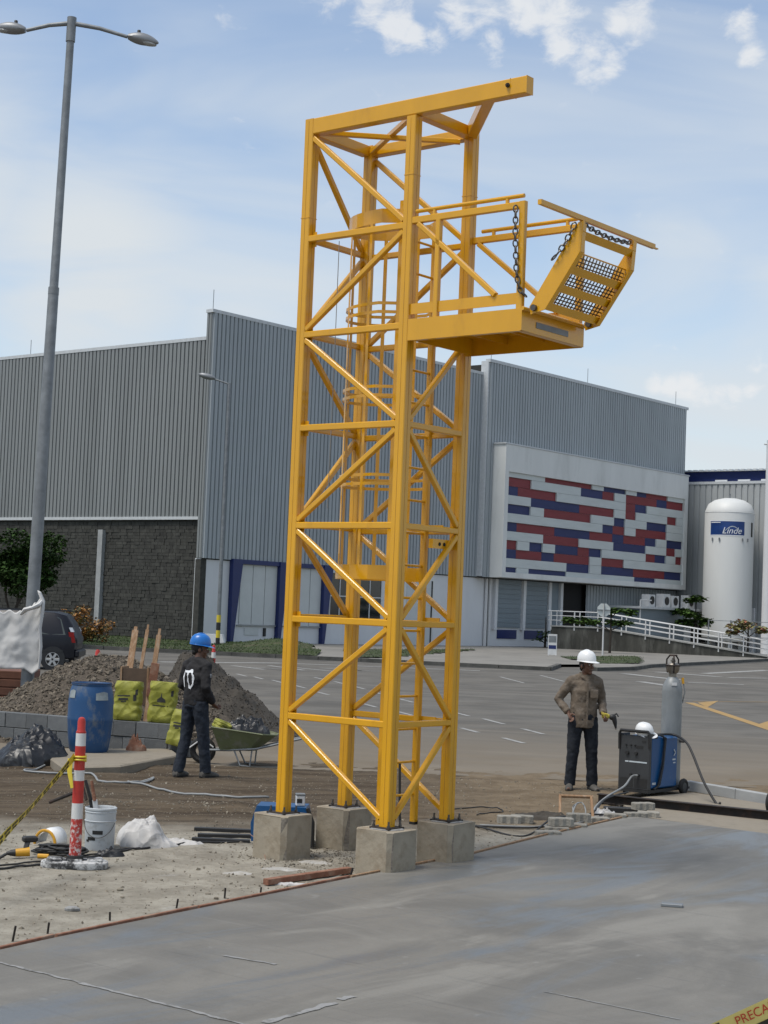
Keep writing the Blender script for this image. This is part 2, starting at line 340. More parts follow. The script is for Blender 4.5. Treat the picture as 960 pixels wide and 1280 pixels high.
M['kerb_face'] = mat('mossy_kerb_face', (.055, .055, .05), .95, var=.4, scale=2)
M['pave'] = mat('pavement_concrete', (.20, .19, .17), .95, var=.14, scale=.5, dirt=(.14, .135, .122), dscale=.35)
M['white_line'] = mat('worn_white_line', (.29, .288, .275), .9, var=.15, scale=3, dirt=(.16, .155, .15), dscale=5, dlo=.5, dhi=.66)
M['yellow_line'] = mat('worn_yellow_line', (.33, .21, .075), .9, var=.12, scale=2, dirt=(.2, .16, .1), dscale=4, dlo=.52, dhi=.75)
M['paver'] = mat('loose_paver', (.26, .245, .21), .95, var=.2, scale=9, bump=.5, objr=.15)
M['sealant'] = mat('white_joint_paste', (.27, .27, .265), .9, var=.25, scale=9, dirt=(.14, .138, .13), dscale=9, dlo=.47, dhi=.60)
M['soil_stones'] = mat('mixed_stones', (.20, .175, .135), .95, var=.15, scale=8, island=.4)
M['gravel'] = mat('grey_gravel', (.125, .104, .078), .95, var=.2, scale=6, island=.6)
M['gravel_bed'] = mat('gravel_bed', (.075, .06, .044), .95, var=.4, scale=22, bump=.9, bscale=34)
M['sand'] = mat('dark_damp_sand', (.05, .043, .034), .95, var=.25, scale=5, bump=.6, bscale=22)
M['leaf_dark'] = mat('dark_leaf', (.024, .050, .011), .7, spec=.12, var=.3, scale=1.5, island=.6)
M['leaf_mid'] = mat('green_leaf', (.045, .085, .018), .65, spec=.15, var=.25, scale=2, island=.55)
M['leaf_orange'] = mat('orange_leaf', (.27, .125, .025), .6, var=.4, scale=1.6, island=.5, dirt=(.07, .08, .02), dscale=2.0, dlo=.5, dhi=.6)
M['leaf_red'] = mat('red_green_leaf', (.16, .15, .05), .6, var=.3, scale=2, island=.4, dirt=(.36, .10, .07), dscale=2.4, dlo=.52, dhi=.6)
M['bark'] = mat('dark_bark', (.045, .036, .028), .95, var=.3, scale=9, bump=.5)
M['grass'] = mat('grass_blades', (.04, .066, .014), .8, var=.35, scale=.8, island=.5)
M['grass_soil'] = mat('grass_soil', (.032, .046, .012), .95, var=.35, scale=1.5, dirt=(.09, .075, .045), dscale=.7, dlo=.52, dhi=.7)

def node_mat(name):
    m = bpy.data.materials.new(name); m.use_nodes = True; t = m.node_tree
    return m, t, t.nodes, t.links, t.nodes['Principled BSDF']
class NB:                                                    # tiny node helper
    def __init__(s, t): s.t = t; s.N = t.nodes; s.L = t.links
    def pos(s, scale=(1, 1, 1), rot=0.0, loc=(0, 0, 0)):
        c = s.N.new('ShaderNodeTexCoord'); r0 = s.N.new('ShaderNodeMapping'); s.L.new(c.outputs['Object'], r0.inputs[0]); r0.inputs['Rotation'].default_value = (0, 0, rot)
        m = s.N.new('ShaderNodeMapping'); s.L.new(r0.outputs[0], m.inputs[0]); m.inputs['Scale'].default_value = scale; m.inputs['Location'].default_value = loc
        return m.outputs[0]
    def sep(s, v):
        n = s.N.new('ShaderNodeSeparateXYZ'); s.L.new(v, n.inputs[0]); return n.outputs
    def noise(s, v, scale, detail=6, rough=.6, dist=0.0):
        n = s.N.new('ShaderNodeTexNoise'); n.inputs['Scale'].default_value = scale; n.inputs['Detail'].default_value = detail; n.inputs['Roughness'].default_value = rough; n.inputs['Distortion'].default_value = dist
        s.L.new(v, n.inputs['Vector']); return n.outputs['Fac']
    def ramp(s, v, a, b, lo=0., hi=1.):
        n = s.N.new('ShaderNodeMapRange'); n.interpolation_type = 'SMOOTHSTEP'
        for k, x in (('From Min', a), ('From Max', b), ('To Min', lo), ('To Max', hi)): n.inputs[k].default_value = x
        s.L.new(v, n.inputs['Value']); return n.outputs['Result']
    def math(s, op, a, b=0.0, clamp=False):
        n = s.N.new('ShaderNodeMath'); n.operation = op; n.use_clamp = clamp
        for i, x in enumerate((a, b)):
            if isinstance(x, (int, float)): n.inputs[i].default_value = x
            else: s.L.new(x, n.inputs[i])
        return n.outputs[0]
    def mix(s, f, a, b):
        n = s.N.new('ShaderNodeMix'); n.data_type = 'RGBA'
        if isinstance(f, (int, float)): n.inputs['Factor'].default_value = f
        else: s.L.new(f, n.inputs['Factor'])
        for k, x in (('A', a), ('B', b)):
            if isinstance(x, tuple): n.inputs[k].default_value = (*x, 1)
            else: s.L.new(x, n.inputs[k])
        return n.outputs['Result']
    def bump(s, h, strength, dist, p):
        n = s.N.new('ShaderNodeBump'); n.inputs['Strength'].default_value = strength; n.inputs['Distance'].default_value = dist
        s.L.new(h, n.inputs['Height']); s.L.new(n.outputs[0], p.inputs['Normal'])
# bare ground: pale compacted lime-dusted strip by the slab, brown rutted earth behind it, tan by the road
gm, t_, N_, L_, P_ = node_mat('site_earth'); nb = NB(t_); P_.inputs['Roughness'].default_value = .95; P_.inputs['Specular IOR Level'].default_value = .2
v = nb.pos(); xyz = nb.sep(v)
big = nb.noise(v, .55, 4); mid = nb.noise(v, 2.4, 7, .65); fin = nb.noise(v, 17, 6, .7); grit = nb.noise(v, 70, 3, .7)
rut = nb.noise(nb.pos((.25, 2.6, 1), R(-8)), 2.2, 6, .65, .4)
yy = nb.math('ADD', nb.math('SUBTRACT', xyz[1], nb.math('MULTIPLY', xyz[0], .22)), nb.math('MULTIPLY', nb.math('SUBTRACT', big, .5), 3.2))
pale = nb.mix(nb.ramp(mid, .3, .7), (.205, .186, .15), (.35, .325, .27))
pale = nb.mix(nb.ramp(nb.noise(v, 1.1, 8, .7), .58, .75), pale, (.42, .41, .38))
pale = nb.mix(nb.ramp(fin, .53, .70), pale, (.16, .138, .106))
brown = nb.mix(nb.ramp(rut, .32, .68), (.050, .036, .023), (.115, .088, .059))
brown = nb.mix(nb.ramp(fin, .55, .75), brown, (.18, .148, .108))
tan = nb.mix(nb.ramp(mid, .3, .7), (.125, .092, .057), (.20, .155, .102))
xf = nb.ramp(nb.math('ADD', xyz[0], nb.math('MULTIPLY', nb.math('SUBTRACT', mid, .5), 2.0)), -.2, 2.2)
back = nb.mix(xf, brown, tan)
base = nb.mix(nb.ramp(yy, 16.6, 18.4), pale, back)
base = nb.mix(nb.ramp(xyz[1], 23.0, 29.0), base, (.17, .148, .115))
base = nb.mix(nb.ramp(grit, .62, .8, 0, .5), base, (.10, .085, .065))
L_.new(base, P_.inputs['Base Color'])
nb.bump(nb.math('ADD', nb.math('MULTIPLY', fin, .7), nb.math('MULTIPLY', grit, .35)), .9, .03, P_)
M['earth'] = gm
# asphalt with tyre-polished bands and dust carried on to it near the site
am, t_, N_, L_, P_ = node_mat('road_asphalt'); nb = NB(t_); P_.inputs['Roughness'].default_value = .9; P_.inputs['Specular IOR Level'].default_value = .25
v = nb.pos(); xyz = nb.sep(v); mid = nb.noise(v, .5, 6, .6); fin = nb.noise(v, 30, 4, .7); trk = nb.noise(nb.pos((.08, 1.1, 1), R(9)), 1.4, 5, .6, .6)
c = nb.mix(nb.ramp(mid, .3, .7), (.088, .083, .074), (.138, .130, .115))
c = nb.mix(nb.ramp(trk, .5, .72, 0, .6), c, (.168, .156, .136))
c = nb.mix(nb.ramp(trk, .24, .42, .45, 0), c, (.068, .066, .063))
dust = nb.math('ADD', nb.ramp(xyz[1], 22.5, 37.0, 1.0, 0.0), nb.math('MULTIPLY', nb.math('SUBTRACT', nb.noise(nb.pos((.2, 1.3, 1), R(5)), 1.0, 7, .65), .5), .9), True)
c = nb.mix(nb.math('MULTIPLY', dust, .9, True), c, nb.mix(nb.ramp(mid, .35, .65), (.195, .165, .125), (.155, .125, .088)))
c = nb.mix(nb.ramp(fin, .55, .8, 0, .35), c, (.08, .078, .07))
L_.new(c, P_.inputs['Base Color']); nb.bump(fin, .4, .01, P_)
M['asphalt'] = am
# fresh slab: broom-finished concrete with damp blue-grey bands and pale cured patches
sm, t_, N_, L_, P_ = node_mat('fresh_slab_concrete'); nb = NB(t_)
RB = R(38.6)
v = nb.pos(); w1 = nb.noise(nb.pos((.9, .55, 1), RB), 1.0, 7, .62, .8); w2 = nb.noise(nb.pos((1.5, .42, 1), RB, (3, 9, 0)), .8, 7, .6, .9)
str_ = nb.noise(nb.pos((.22, 5.0, 1), RB), 4.0, 6, .65, .15); fin = nb.noise(v, 60, 6, .75); spot = nb.noise(v, 6, 5, .6)
c = nb.mix(nb.ramp(w1, .35, .65), (.122, .116, .102), (.176, .166, .145))
c = nb.mix(nb.ramp(w2, .50, .66, 0, .8), c, (.110, .122, .133))
c = nb.mix(nb.ramp(w2, .33, .47, .8, 0), c, (.215, .205, .18))
c = nb.mix(nb.ramp(str_, .56, .74, 0, .45), c, (.075, .074, .070))
c = nb.mix(nb.ramp(str_, .26, .42, .35, 0), c, (.21, .205, .19))
c = nb.mix(nb.ramp(spot, .66, .74, 0, .35), c, (.26, .255, .24))
c = nb.mix(nb.ramp(fin, .5, .72, 0, .42), c, (.075, .074, .07))
L_.new(c, P_.inputs['Base Color']); L_.new(nb.ramp(w2, .45, .65, .72, .34), P_.inputs['Roughness'])
nb.bump(nb.math('ADD', nb.math('MULTIPLY', str_, .8), nb.math('MULTIPLY', fin, .25)), .22, .012, P_)
M['slab'] = sm

# ================================================================== THE SETTING
def sstep(a, b, x):
    t = max(0., min(1., (x-a)/(b-a))); return t*t*(3-2*t)
def ground_z(x, y):
    k = sstep(7, 9, y)*sstep(9.5, 7, abs(x))*(1-sstep(22.5, 27, y))
    z = (.018*fbm(x, y, 1.3, 1.6, 4)+.008*fbm(x, y, 4.1, 9, 3))*k
    rz = math.exp(-((y-(18.9+.18*x))/.42)**2)*sstep(-3.6, -2.6, x)*sstep(-.6, -1.3, x)     # low ridge of loose spoil
    z += .07*rz*(.75+.6*fbm(x, y, 8, 3, 3))
    rut = .022*math.sin((y-.12*x)*5.2+1.2*fbm(x, y, 2, .6, 2))*sstep(18.5, 19.5, y)*(1-sstep(22.5, 24, y))*sstep(1.5, -.5, x)*sstep(-8, -6, x)
    z += rut
    z -= .03*sstep(23.5, 27.5, y) + .25*sstep(40, 46, y)*0
    z -= .06*sstep(9.2, 8.6, y)*0
    return z
xs = [-3000, -900, -300, -120, -60, -30, -18, -12, -9.5]+[-8+.085*i for i in range(189)]+[8.5, 10, 14, 20, 32, 60, 120, 300, 900, 3000]
ys = [-300, -60, -15, 0, 4, 7, 8.2]+[8.6+.085*i for i in range(230)]+[29, 31, 34, 38, 44, 52, 65, 90, 150, 300, 800, 2000, 5000]
mb = MB(); nx = len(xs)
for y in ys:
    for x in xs: mb.v.append((x, y, ground_z(x, y)))
for j in range(len(ys)-1):
    for i in range(nx-1): mb.f.append((j*nx+i, j*nx+i+1, (j+1)*nx+i+1, (j+1)*nx+i))
struct('ground', mb, M['earth'], True)
# road: a sheet that the bare earth laps over at its near edge
rp = [(-400, 23.4), (400, 23.4), (400, 130), (-400, 130)]
mb = MB(); mb.quad(*[(x, y, 0.0) for x, y in rp]); struct('road', mb, M['asphalt'])
# raised pavement behind the kerb
KP = [G(-900, 790), G(0, 803), G(130, 812), G(345, 822.5), G(560, 832.5), G(688, 838.5), G(700, 834), G(735, 834), G(745, 839), G(792, 838), G(815, 834.5), G(960, 826.5), G(1100, 822)]
KP = [Vector((p.x, p.y, 0)) for p in KP]
KP[0] = KP[1]+(KP[1]-KP[2])*6
KP[12] = KP[11]+(KP[11]-KP[10])*1.5
mb = MB(); mb.quad(*[(p.x, p.y, .125) for p in KP], (KP[-1].x+60, 330, .125), (-160, 330, .125))
struct('pavement', mb, M['pave'])
mb = MB()
for i in range(1, 11):
    if i in (6,): continue
    a, b = KP[i], KP[i+1]; d = (b-a).normalized(); n = Vector((d.y, -d.x, 0)); n = n if n.y < 0 else -n
    L = (b-a).length; k = max(1, int(L/1.6))
    for j in range(k):
        p0 = a+d*(L*j/k+.012); p1 = a+d*(L*(j+1)/k-.012)
        h = .155+.006*fbm(p0.x, p0.y, 0, 3, 1)
        mb.extrude([p0-n*.16, p0+n*.05, p1+n*.05, p1-n*.16], (0, 0, h))
struct('kerb', mb, M['kerb'])
mb = MB()                                                   # dirt-darkened gutter along the kerb foot
for i in (1, 2, 3, 4, 8, 10):
    a, b = KP[i], KP[i+1]; d = (b-a).normalized(); n = Vector((d.y, -d.x, 0)); n = n if n.y < 0 else -n
    mb.quad(*[Vector((q.x, q.y, .006)) for q in (a+n*.05, a+n*.5, b+n*.5, b+n*.05)])
struct('gutter', mb, M['kerb_face'])
# painted lines (thin sheets of paint above the asphalt)
def strip(mb, p, q, w, z=.006):
    p = Vector((p.x, p.y, z)); q = Vector((q.x, q.y, z)); d = (q-p).normalized(); n = Vector((-d.y, d.x, 0))*w/2
    mb.quad(p+n, q+n, q-n, p-n)
def marking(label, mb, m):
    o = mb.build('road_marking', m, recalc=False); tag(o, kind='structure'); return o
mb = MB(); strip(mb, G(200, 827.5), G(352, 829), .55); strip(mb, G(352, 829), G(600, 838.5), .42); marking('', mb, M['white_line'])
mb = MB()
for (a, b, c_, d_) in [(290, 832, 330, 837), (310, 834, 352, 836.5), (336, 832, 380, 838), (362, 834, 420, 839.5), (400, 835, 452, 838.5), (440, 838, 500, 840)]: strip(mb, G(a, b), G(c_, d_), .22)
marking('', mb, M['white_line'])
mb = MB()
for (x, y, w) in [(302, 844, 12), (323, 847.5, 12), (347, 852, 14), (375, 858.6, 14), (404, 867, 14), (398, 848, 10), (424, 853.5, 12), (450, 860, 13), (470, 866, 12), (508, 876, 18), (577, 893, 18), (617, 902, 26), (462, 882, 18), (506, 892, 18), (587, 913, 22), (666, 914.5, 27), (642, 926, 26), (640, 850, 30), (690, 838+10, 30)]:
    strip(mb, G(x-w/2, y-w*.13), G(x+w/2, y+w*.13), .11)
marking('', mb, M['white_line'])
mb = MB(); strip(mb, G(862, 878.5), G(1000, 924), .26); strip(mb, G(866, 877), G(1000, 878), .10)
mb.quad(*[Vector((p.x, p.y, .0068)) for p in (G(872, 878.6), G(898, 876.2), G(884, 884.5))])
mb.quad(*[Vector((p.x, p.y, .0068)) for p in (G(948, 905.5), G(975, 897), G(985, 917))])
marking('', mb, M['yellow_line'])
mb = MB()
for (a, b, c_, d_, w) in [(780, 842, 850, 850, .5), (820, 840, 900, 846, .6), (880, 842, 958, 838, .5), (800, 852, 840, 858, .4), (860, 853, 930, 856, .4), (910, 847, 960, 848, .4)]: strip(mb, G(a, b), G(c_, d_), w)
marking('', mb, M['white_line'])

# ---- the concrete slab in front, with its joint filled with white paste
TH = .674; TF = Vector((.142, 14.471, 0)); lx = Vector((math.cos(TH), -math.sin(TH), 0)); ly = Vector((math.sin(TH), math.cos(TH), 0))
def T(a, b, z=0.0): return TF+lx*a+ly*b+Vector((0, 0, z))
SZ = .05
edge = [G(-260, 1247, SZ), G(0, 1187, SZ), G(72, 1171, SZ), G(250, 1135, SZ), G(440, 1097, SZ), G(590, 1068, SZ), G(680, 1045, SZ), G(790, 1020, SZ)]
right_edge = [G(960, 1042, SZ), G(1400, 1115, SZ)]
poly = [(p.x, p.y) for p in edge+right_edge]+[(9, -4), (-9, -4), (-9, 4)]
mb = MB(); mb.extrude([(x, y, -.12) for x, y in poly], (0, 0, .12+SZ)); struct('concrete_slab', mb, M['slab'])
def wavy_strip(mb, p, q, w, z, seg=40, amp=.4, seed=0.):
    L = []; Rr = []
    d = (q-p).normalized(); n = Vector((-d.y, d.x, 0))
    for i in range(seg+1):
        c = p+(q-p)*(i/seg); a = w*(.5+amp*fbm(i*.33, seed, 0, 1, 3)); b = w*(.5+amp*fbm(i*.33, seed+7, 0, 1, 3)); c = c+n*.012*fbm(i*.2, seed+3, 0, 1, 2)
        L.append(Vector((c.x, c.y, z))+n*max(.004, a)); Rr.append(Vector((c.x, c.y, z))-n*max(.004, b))
    for i in range(seg): mb.quad(L[i], L[i+1], Rr[i+1], Rr[i])
mb = MB(); wavy_strip(mb, G(-30, 1196, SZ), G(318, 1284, SZ), .026, SZ+.004, 60, .75); wavy_strip(mb, G(330, 1279, SZ), G(420, 1254, SZ), .045, SZ+.004, 16, .6, 5)
wavy_strip(mb, G(424, 1250, SZ), G(442, 1246, SZ), .05, SZ+.004, 6, .5, 9); wavy_strip(mb, G(680, 1240, SZ), G(850, 1275, SZ), .012, SZ+.004, 20, .6, 2); wavy_strip(mb, G(280, 1195, SZ), G(345, 1206, SZ), .03, SZ+.004, 10, .8, 4)
tag(mb.build('slab_joint', M['sealant'], recalc=False), kind='structure')
# strip of older concrete beyond the slab at the right
mb = MB(); pr = [G(800, 1021, .02), G(1000, 1050, .02), G(1000, 1012, .02), G(866, 991, .02), G(770, 1000, .02)]
mb.extrude([(p.x, p.y, -.08) for p in pr], (0, 0, .105)); struct('path', mb, M['pad'])

# ---- grass verge in front of the left part of the building
WB0 = Vector((-9.494, 87.136, 0)); WTH = .678
bu = Vector((math.sin(WTH), math.cos(WTH), 0)); bv = Vector((-math.cos(WTH), math.sin(WTH), 0))
def BW(u, v_, z=0.0): return WB0+bu*u+bv*v_+Vector((0, 0, z))
def verge_z(x, y):
    h = .16+.05*fbm(x, y, 0, .4, 3)
    m = Vector((x, y, 0)); c = Vector((-4.9, 80.5, 0)); d = m-c
    h += .45*math.exp(-((d.x*.9+d.y*.2)/1.7)**2-((d.y)/3.4)**2)
    return h
def in_poly(x, y, P):
    r = False; j = len(P)-1
    for i in range(len(P)):
        if (P[i][1] > y) != (P[j][1] > y) and x < (P[j][0]-P[i][0])*(y-P[i][1])/(P[j][1]-P[i][1])+P[i][0]: r = not r
        j = i
    return r
k0, k1, k2, k3, k4 = KP[0]+Vector((0, .5, 0)), KP[2]+Vector((0, .25, 0)), KP[3]+Vector((0, .25, 0)), KP[4]+Vector((0, .25, 0)), KP[5]
e1 = BW(0, 40); vp = [(-40, 76), (KP[1].x, KP[1].y+.25), (k1.x, k1.y), (k2.x, k2.y), (-2.2, 71.6), (-3.2, 80), (-4, 92), (BW(0, 0).x, BW(0, 0).y+1), (-40, 112)]
verge = [vp, [(G(742, 833).x, G(742, 833).y), (G(800, 833).x, G(800, 833).y), (G(800, 824).x, G(800, 824).y), (G(700, 824).x, G(700, 824).y)],
         [(k2.x+3.5, k2.y+.1), (G(480, 826.5).x, G(480, 826.5).y), (G(600, 815).x, G(600, 815).y), (G(430, 815).x, G(430, 815).y)]]
mb = MB(); bl = MB()
for gi, poly_ in enumerate(verge):
    x0, x1 = min(p[0] for p in poly_), max(p[0] for p in poly_); y0, y1 = min(p[1] for p in poly_), max(p[1] for p in poly_)
    st = .45; ny_ = int((y1-y0)/st); nx_ = int((x1-x0)/st)
    for j in range(ny_):
        for i in range(nx_):
            x, y = x0+i*st, y0+j*st
            if in_poly(x+st/2, y+st/2, poly_):
                mb.quad(*[(a, b, verge_z(a, b)) for a, b in ((x, y), (x+st, y), (x+st, y+st), (x, y+st))])
                for k in range(9 if gi == 0 else 3):
                    a, b = x+random.random()*st, y+random.random()*st; h = random.uniform(.03, .09); t = random.random()*6.28; w = .02
                    z = verge_z(a, b); l = Vector((random.uniform(-.06, .06), random.uniform(-.06, .06), h))
                    p = Vector((a, b, z)); q = Vector((math.cos(t)*w, math.sin(t)*w, 0))
                    bl.quad(p-q, p+q, p+l)
bm_ = bmesh.new(); me = mb.mesh('verge', recalc=False); bm_.from_mesh(me); bmesh.ops.remove_doubles(bm_, verts=bm_.verts, dist=.001); bm_.to_mesh(me); bm_.free()
me.polygons.foreach_set('use_smooth', [True]*len(me.polygons))
tag(link('verge', me, M['grass_soil']), kind='structure')
tag(bl.build('grass', M['grass'], recalc=False), 'green grass growing on the verge below the dark stone wall', 'grass', kind='stuff')

# ================================================================== WAREHOUSE
wh = thing('warehouse', 'large grey corrugated warehouse with stone base wall and red and blue mural panel', 'building', WB0, math.pi/2-WTH)
def clad(mb, axis, c, a0, a1, z0, z1, pitch=.31, d=.085, sgn=-1):
    prof = []; x = a0
    while x < a1-1e-6:
        for dx, o in ((0, 0), (.085, 0), (.115, 1), (.43, 1)):
            if x+dx*pitch/.46 <= a1: prof.append((x+dx*pitch/.46, o*d))
        x += pitch
    prof.append((a1, 0)); z1f = z1 if callable(z1) else (lambda a: z1)
    n = len(prof); vs = []
    for zf in (lambda a: z0, z1f):
        for a, o in prof: vs.append((a, c+sgn*o, zf(a)) if axis == 'u' else (c+sgn*o, a, zf(a)))
    mb.add(vs, [(i, i+1, n+i+1, n+i) for i in range(n-1)])
core = MB(); core.box(.8, 51.0, .6, 46, 0, 16.0); core.box(.5, 25.4, .3, 46, 4.3, 17.4) if False else None
core.box(.06, 24.85, .06, .36, 4.5, 17.5); core.box(24.85, 51.0, -.38, 1.2, 4.5, 18.3)
core.build('wall', M['mortar'], wh)
mb = MB(); clad(mb, 'u', 0, 0, 24.85, 4.56, 17.62); mb.build('cladding_sheet', M['clad'], wh, recalc=False)
mb = MB(); clad(mb, 'u', -.48, 24.85, 51.1, 4.56, 18.45); mb.build('cladding_sheet', M['clad'], wh, recalc=False)
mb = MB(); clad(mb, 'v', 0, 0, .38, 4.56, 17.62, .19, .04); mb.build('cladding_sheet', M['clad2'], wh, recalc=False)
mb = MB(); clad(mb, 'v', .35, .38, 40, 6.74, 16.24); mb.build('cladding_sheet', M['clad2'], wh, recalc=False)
mb = MB(); clad(mb, 'v', 51.1, -.48, 20, .2, 18.45, sgn=1); mb.build('cladding_sheet', M['clad'], wh, recalc=False)
for (u0, u1, v0, v1, z0, z1) in [(-.09, 24.8, -.10, .25, 17.60, 17.78), (24.72, 51.22, -.60, -.22, 18.43, 18.63), (-.085, .3, .26, .42, 17.60, 17.77), (.24, .6, .43, 40, 16.22, 16.40), (.22, .58, .38, 40, 6.60, 6.76), (24.70, 24.85, -.47, .1, 4.6, 18.5)]:
    MB().box(u0, u1, v0, v1, z0, z1).build('flashing', M['flash'], wh)
for (u, v_, z, h) in [(.3, .3, 17.7, 1.2), (.5, 15.5, 16.3, 1.0), (25.2, -.3, 18.5, 1.2), (37, -.3, 18.5, 1.2), (49.7, -.3, 18.5, 1.2)]:
    MB().tube([(u, v_, z), (u, v_, z+h)], .018, 6).build('lightning_rod', M['galv'], wh)
# stone base wall of the gable: every block has its own edges
MB().box(.42, .79, .45, 40, 0, 6.6).build('wall', M['mortar'], wh)
mb = MB(); z = .05; row = 0
while z < 6.5:
    h = random.uniform(.15, .22); h = min(h, 6.57-z); v_ = .45+random.random()*.25
    while v_ < 23:
        w = random.uniform(.25, .65); pr_ = random.uniform(.015, .05)
        if not (8.0 < v_+w/2 < 8.42): mb.box(.42-pr_, .45, v_+.012, v_+w-.012, z+.006, z+h-.006)
        v_ += w
    z += h; row += 1
tag(mb.build('stone_courses', M['stone'], wh), kind='stuff')
MB().box(.16, .42, 8.02, 8.40, 0, 6.05).build('pilaster', M['concrete_post'], wh)
MB().box(.0, .42, .05, .45, 0, 4.5).build('corner_pier', M['stone'], wh)
# white base storey of the long front
MB().box(.02, 25.9, .07, .5, 0, 4.54).build('wall', M['white_wall'], wh)
for i, u in enumerate((2.2, 5.95, 9.7)):
    mb = MB(); mb.extrude([(u, -.22, 4.62), (u+.78, -.22, 4.62), (u+.22, -.22, .02), (u+.02, -.22, .02)], (0, .285, 0)); mb.build('blue_fin', M['blue_paint'], wh)
MB().box(2.98, 9.7, -.16, .065, 4.38, 4.62).build('blue_lintel', M['blue_paint'], wh)
for u0 in (3.0, 6.75):
    for k in range(3):
        a = u0+.05+k*.98; MB().box(a+.02, a+.94, .02, .068, 1.12, 4.36).build('wall_panel', M['pale_panel'], wh)
    MB().box(u0-.1, u0+3.0, -.04, .0695, 1.04, 1.1).build('sill', M['concrete_post'], wh)
MB().box(3.55, 4.65, .03, .069, .55, .95).build('vent_cover', M['pale_panel'], wh); MB().box(5.05, 5.2, -.03, .07, .5, .95).build('wall_light', M['tool_black'], wh)
def window(u0, u1, z0, z1, nu, nz, v_=.07, fm='white_metal', gm_='glass', fw=.06):
    f = MB()
    for k in range(nu+1):
        a = u0+(u1-u0)*k/nu; f.box(a-fw/2, a+fw/2, v_-.09, v_-.002, z0, z1)
    for k in range(nz+1):
        b = z0+(z1-z0)*k/nz; f.box(u0-fw/2, u1+fw/2, v_-.085, v_-.003, b-fw/2, b+fw/2)
    w = f.build('window', M[fm], wh)
    for i in range(nu):
        for j in range(nz):
            MB().box(u0+(u1-u0)*i/nu+fw/2, u0+(u1-u0)*(i+1)/nu-fw/2, v_-.05, v_-.012, z0+(z1-z0)*j/nz+fw/2, z0+(z1-z0)*(j+1)/nz-fw/2).build('pane', M[gm_], w)
window(10.5, 12.2, 1.55, 4.25, 2, 2); window(13.0, 15.2, 1.55, 4.25, 2, 2)
d = MB().box(17.4, 20.4, -.02, .069, .05, 4.3).build('door_frame', M['frame_grey'], wh)
for k in range(2): MB().box(17.6+k*1.35, 18.85+k*1.35, -.05, -.022, .1, 4.1).build('door_leaf', M['pale_panel'], d)
MB().box(20.05, 20.2, -.06, -.022, .1, 4.1).build('door_edge', M['tool_black'], d)
for u in (25.95, 26.35): MB().tube([(u, -.05, .0), (u, -.05, 4.6)], .11, 8).build('downpipe', M['white_metal'], wh)
# mural box projecting from the upper wall
V0 = -1.25
pf = MB().box(25.5, 49.85, V0+.02, -.5, 4.57, 13.18)
pf.build('mural_box', M['frame_grey'], wh)
for (u0, u1, z0, z1) in [(25.5, 49.85, 11.42, 13.17), (25.5, 49.85, 4.59, 4.93), (25.5, 25.92, 4.93, 11.42), (49.38, 49.85, 4.93, 11.42)]:
    MB().box(u0, u1, V0-.28, V0+.02, z0, z1).build('mural_surround', M['frame_grey'], wh)
MB().box(25.42, 49.93, V0-.32, -.5, 13.18, 13.27).build('flashing', M['flash'], wh)
U = [25.92+(49.38-25.92)*k for k in (0, .060, .120, .188, .252, .315, .380, .442, .507, .572, .638, .702, .768, .832, .896, .957, 1)]
rows = ['GGGRRRRGBBGBRRGG', 'RRGGGGBBRGRRRBRR', 'BRRRGGGGGGRBGGGG', 'GGBBBBRRRGRGGGRG', 'BBGRRRRGGBGGBBGG', 'GGGGGGGGBRGRRRGG', 'BRRRBBBRRBRRBGBB', 'GGGRRRGGGBBBGGRG', 'RGBGBBRBGGGGRBGR', 'BRRBRRRGRRGGGGGG', 'GGGGGBBGBBBRRRBB', 'BGBBBGGGGGGBBGGG']
zt = 11.42; hts = [.33]+[.583]*10+[.33]
for r_, s_ in enumerate(rows):
    h = hts[r_]; i = 0
    while i < 16:
        j = i
        while j+1 < 16 and s_[j+1] == s_[i]: j += 1
        c = s_[i]; off = .16 if c == 'G' else .05+.02*(r_ % 2)
        MB().box(U[i]+.006, U[j+1]-.006, V0-off, V0+.015, zt-h+.008, zt-.006).build('mural_panel', M[{'G': 'mural_grey', 'R': 'mural_red', 'B': 'mural_blue'}[c]], wh)
        i = j+1
    zt -= h
# ground floor below the mural
MB().box(26.6, 34.9, .02, .58, 0, 4.55).build('wall', M['white_wall'], wh)
for (u0, u1) in ((27.2, 29.9), (30.5, 33.1)):
    s = MB()
    for k in range(10): s.box(u0, u1, -.10-.02*(k % 2), .018, 1.35+k*.315, 1.35+(k+1)*.315-.012)
    s.build('roller_shutter', M['shutter'], wh)
for u in (26.9, 30.2, 33.3, 34.75): MB().box(u-.14, u+.16, -.22, .017, 1.2, 4.55).build('pillar', M['white_wall'], wh)
MB().box(33.5, 34.55, -.06, .018, .95, 4.5).build('door_leaf', M['shutter'], wh)
for u0 in (27.4, 30.6): MB().box(u0, u0+2.2, -.05, .019, .62, 1.2).build('blue_vent', M['blue_paint'], wh)
MB().box(34.92, 38.2, .35, .58, 0, 4.55).build('entrance_recess', M['black'], wh)
mb = MB(); clad(mb, 'u', .0, 38.2, 51.0, 0, 4.55, .4); mb.build('cladding_sheet', M['clad'], wh, recalc=False)
lb = MB().box(40.2, 51.6, -3.2, -.1, 0, 3.0).build('annex_wall', M['shutter'], wh)
MB().box(39.9, 51.8, -3.5, -.1, 3.0, 3.16).build('annex_roof', M['flash'], wh)
MB().box(46.6, 51.6, -3.26, -3.205, .2, 3.0).build('annex_front', M['pale_panel'], wh)
window(47.4, 51.0, .7, 2.45, 3, 1, -3.262)
